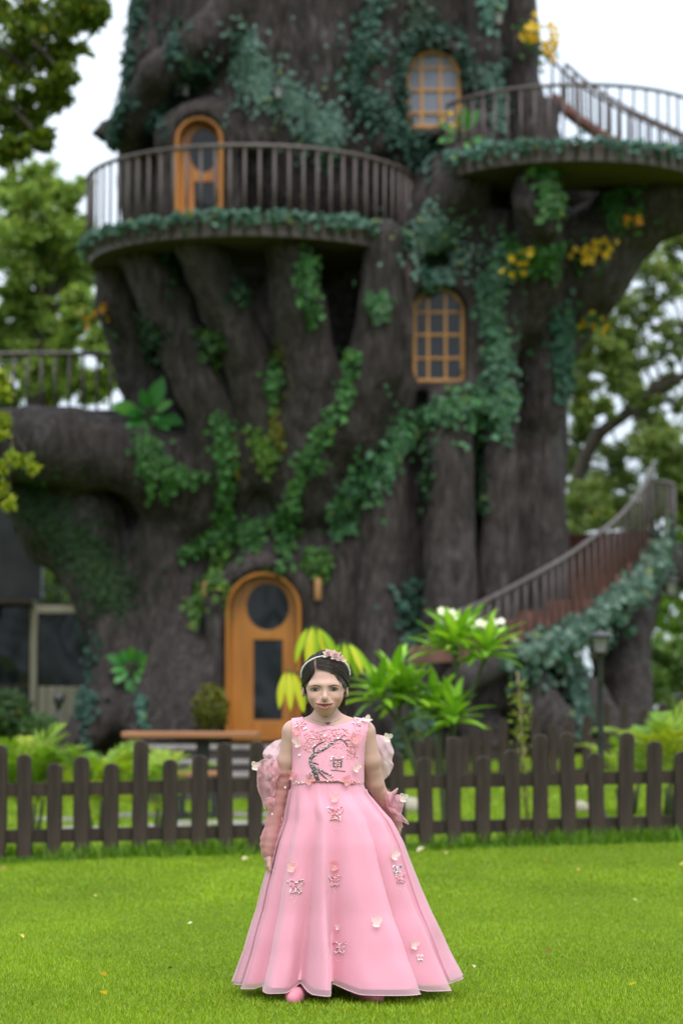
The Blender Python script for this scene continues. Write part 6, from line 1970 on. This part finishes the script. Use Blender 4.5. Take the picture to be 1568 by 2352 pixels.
# ---- sheer gloves with ruffles, and the bow behind
def sleeve(name, path, radii, mat, seed, parent=GIRL):
    q = spline(path, 10); n = 28; rr = np.interp(np.linspace(0, 1, len(q)), np.linspace(0, 1, len(radii)), radii)
    v, f = tube_data(q, list(rr), n, cap=False, up=(0, 1, 0)); v = np.array(v)
    ctr = np.repeat(np.array(q), n, 0); d = v - ctr
    w = 1 + .10 * vnoise(v * (20, 20, 55) + seed, seed) + .05 * np.sin(v[:, 2] * 260 + 3 * vnoise(v * 30, seed + 1))
    v = ctr + d * w[:, None]
    return kid(name, mesh_from(name, v, np.array(f), mat, True), parent)
GL1 = sleeve('glove', [(-.1305, .028, .735), (-.139, .034, .69), (-.152, .028, .62), (-.168, .014, .54), (-.180, .005, .475), (-.183, .002, .448)], [.0305, .033, .0325, .032, .031, .0295, .034, .030, .026, .0175], M['glove'], 5)
GL2 = sleeve('glove', [(.188, .085, .648), (.205, .105, .615), (.226, .128, .578), (.238, .142, .54)], [.0335, .034, .031, .027, .024], M['glove'], 9)
for cx, cy in ((310, 1042), (255, 1365), (428, 800)):
    x, z = B(cx, cy); p = np.array([x, -.028 + (.02 if cy > 1200 else 0), z]); beads('rhinestone', [(p, .0036, WHITE), (p + [0, -.001, .003], .002, SILV), (p + [0, -.001, -.003], .002, SILV)], GL1)
def cloth(name, outline, y0, mat, parent, seed, bulge=.02, ripple=.006, freq=60, lean=0.0, rings=9, conv=B):
    o = np.array(spline([(a, b_, 0) for a, b_ in outline + [outline[0]]], 5)); o = o[:-1, :2]
    c0_ = o.mean(0); N_ = len(o); v = []
    for k in range(rings + 1):
        t_ = k / rings
        for i in range(N_):
            q = c0_ + (o[i] - c0_) * max(t_, .02); x, z = conv(*q)
            y = y0 - bulge * (1 - t_ * t_) + ripple * t_ * math.sin((x * math.cos(seed) + z * math.sin(seed) * .5) * freq * 2.4 + 2.5 * float(vnoise(np.array([[x * 40, seed, z * 40]]), seed + 3)[0])) + ripple * .8 * float(vnoise(np.array([[x * freq, seed * 1.7, z * freq]]), seed)[0]) + lean * (q[1] - c0_[1]) * .000358
            v.append((x, y, z))
    f = [(k * N_ + i, k * N_ + (i + 1) % N_, (k + 1) * N_ + (i + 1) % N_, (k + 1) * N_ + i) for k in range(rings) for i in range(N_)]
    ob = kid(name, mesh_from(name, np.array(v), np.array(f), mat, True), parent)
    e = [v[rings * N_ + i] for i in range(N_)]
    mb = MB(); mb.tube(e + [e[0]], .0013, 5); kid('rolled_edge', mesh_from('rolled_edge', mb.v, mb.f, M['bow'], True), ob if parent is GIRL else parent)
    return ob
# bow lobes behind the arms
BW = cloth('bow', [(385, 365), (320, 385), (245, 445), (216, 500), (235, 560), (225, 620), (265, 690), (340, 720), (420, 700), (440, 500)], .085, M['bow'], GIRL, 3, .05, .010)
cloth('bow_lobe', [(1200, 325), (1290, 325), (1370, 355), (1405, 420), (1425, 480), (1408, 560), (1420, 610), (1380, 690), (1320, 745), (1250, 700), (1190, 600)], .10, M['bow'], BW, 4, .05, .010)
cloth('bow_lobe', [(400, 420), (330, 430), (270, 500), (285, 600), (350, 660), (420, 640)], .05, M['bow'], BW, 7, .03, .010)
# ruffles on the gloves
RF = cloth('ruffle', [(300, 545), (220, 550), (165, 590), (132, 612), (168, 645), (172, 760), (182, 830), (215, 910), (240, 1000), (285, 925), (325, 865), (338, 800), (345, 730), (378, 665), (345, 610)], .0, M['ruffle'], GL1, 6, .018, .010, 80)
cloth('ruffle', [(345, 560), (300, 580), (285, 660), (310, 720), (300, 800), (330, 790), (350, 720), (380, 660)], -.012, M['ruffle'], GL1, 12, .012, .008, 90)
cloth('ruffle', [(290, 890), (255, 905), (235, 940), (250, 990), (300, 940), (322, 970), (328, 905)], -.02, M['ruffle'], GL1, 13, .008, .006, 90)
cloth('ruffle', [(1345, 835), (1400, 850), (1458, 812), (1440, 860), (1410, 880), (1390, 930), (1400, 990), (1370, 1010), (1350, 930)], .055, M['ruffle'], GL2, 8, .02, .008, 80)
cloth('ruffle', [(1420, 880), (1475, 878), (1510, 920), (1505, 990), (1480, 1050), (1430, 1010), (1400, 960)], .06, M['ruffle'], GL2, 9, .03, .008, 80)
cloth('ruffle', [(1375, 985), (1420, 970), (1460, 1020), (1500, 1060), (1560, 1142), (1500, 1115), (1440, 1090), (1450, 1050), (1400, 1030)], .05, M['ruffle'], GL2, 10, .012, .006, 80)
for (cx, cy), y, g in (((1502, 905), .02, GL2), ((148, 612), -.02, GL1), ((1362, 356), .05, BW)):
    x, z = B(cx, cy); fabric_butterfly(np.array([x, y, z]), np.array([.2, -1, .1]), g, 3, .9, .2)

# ---- shoes
sm = (Z_ < .062) & (Z_ > -.01)
sh, shv, shf = shell('shoe', sm & (X_ < .02), .004, M['shoe'])
sh2, _, _ = shell('shoe', sm & (X_ > .02), .004, M['shoe'])
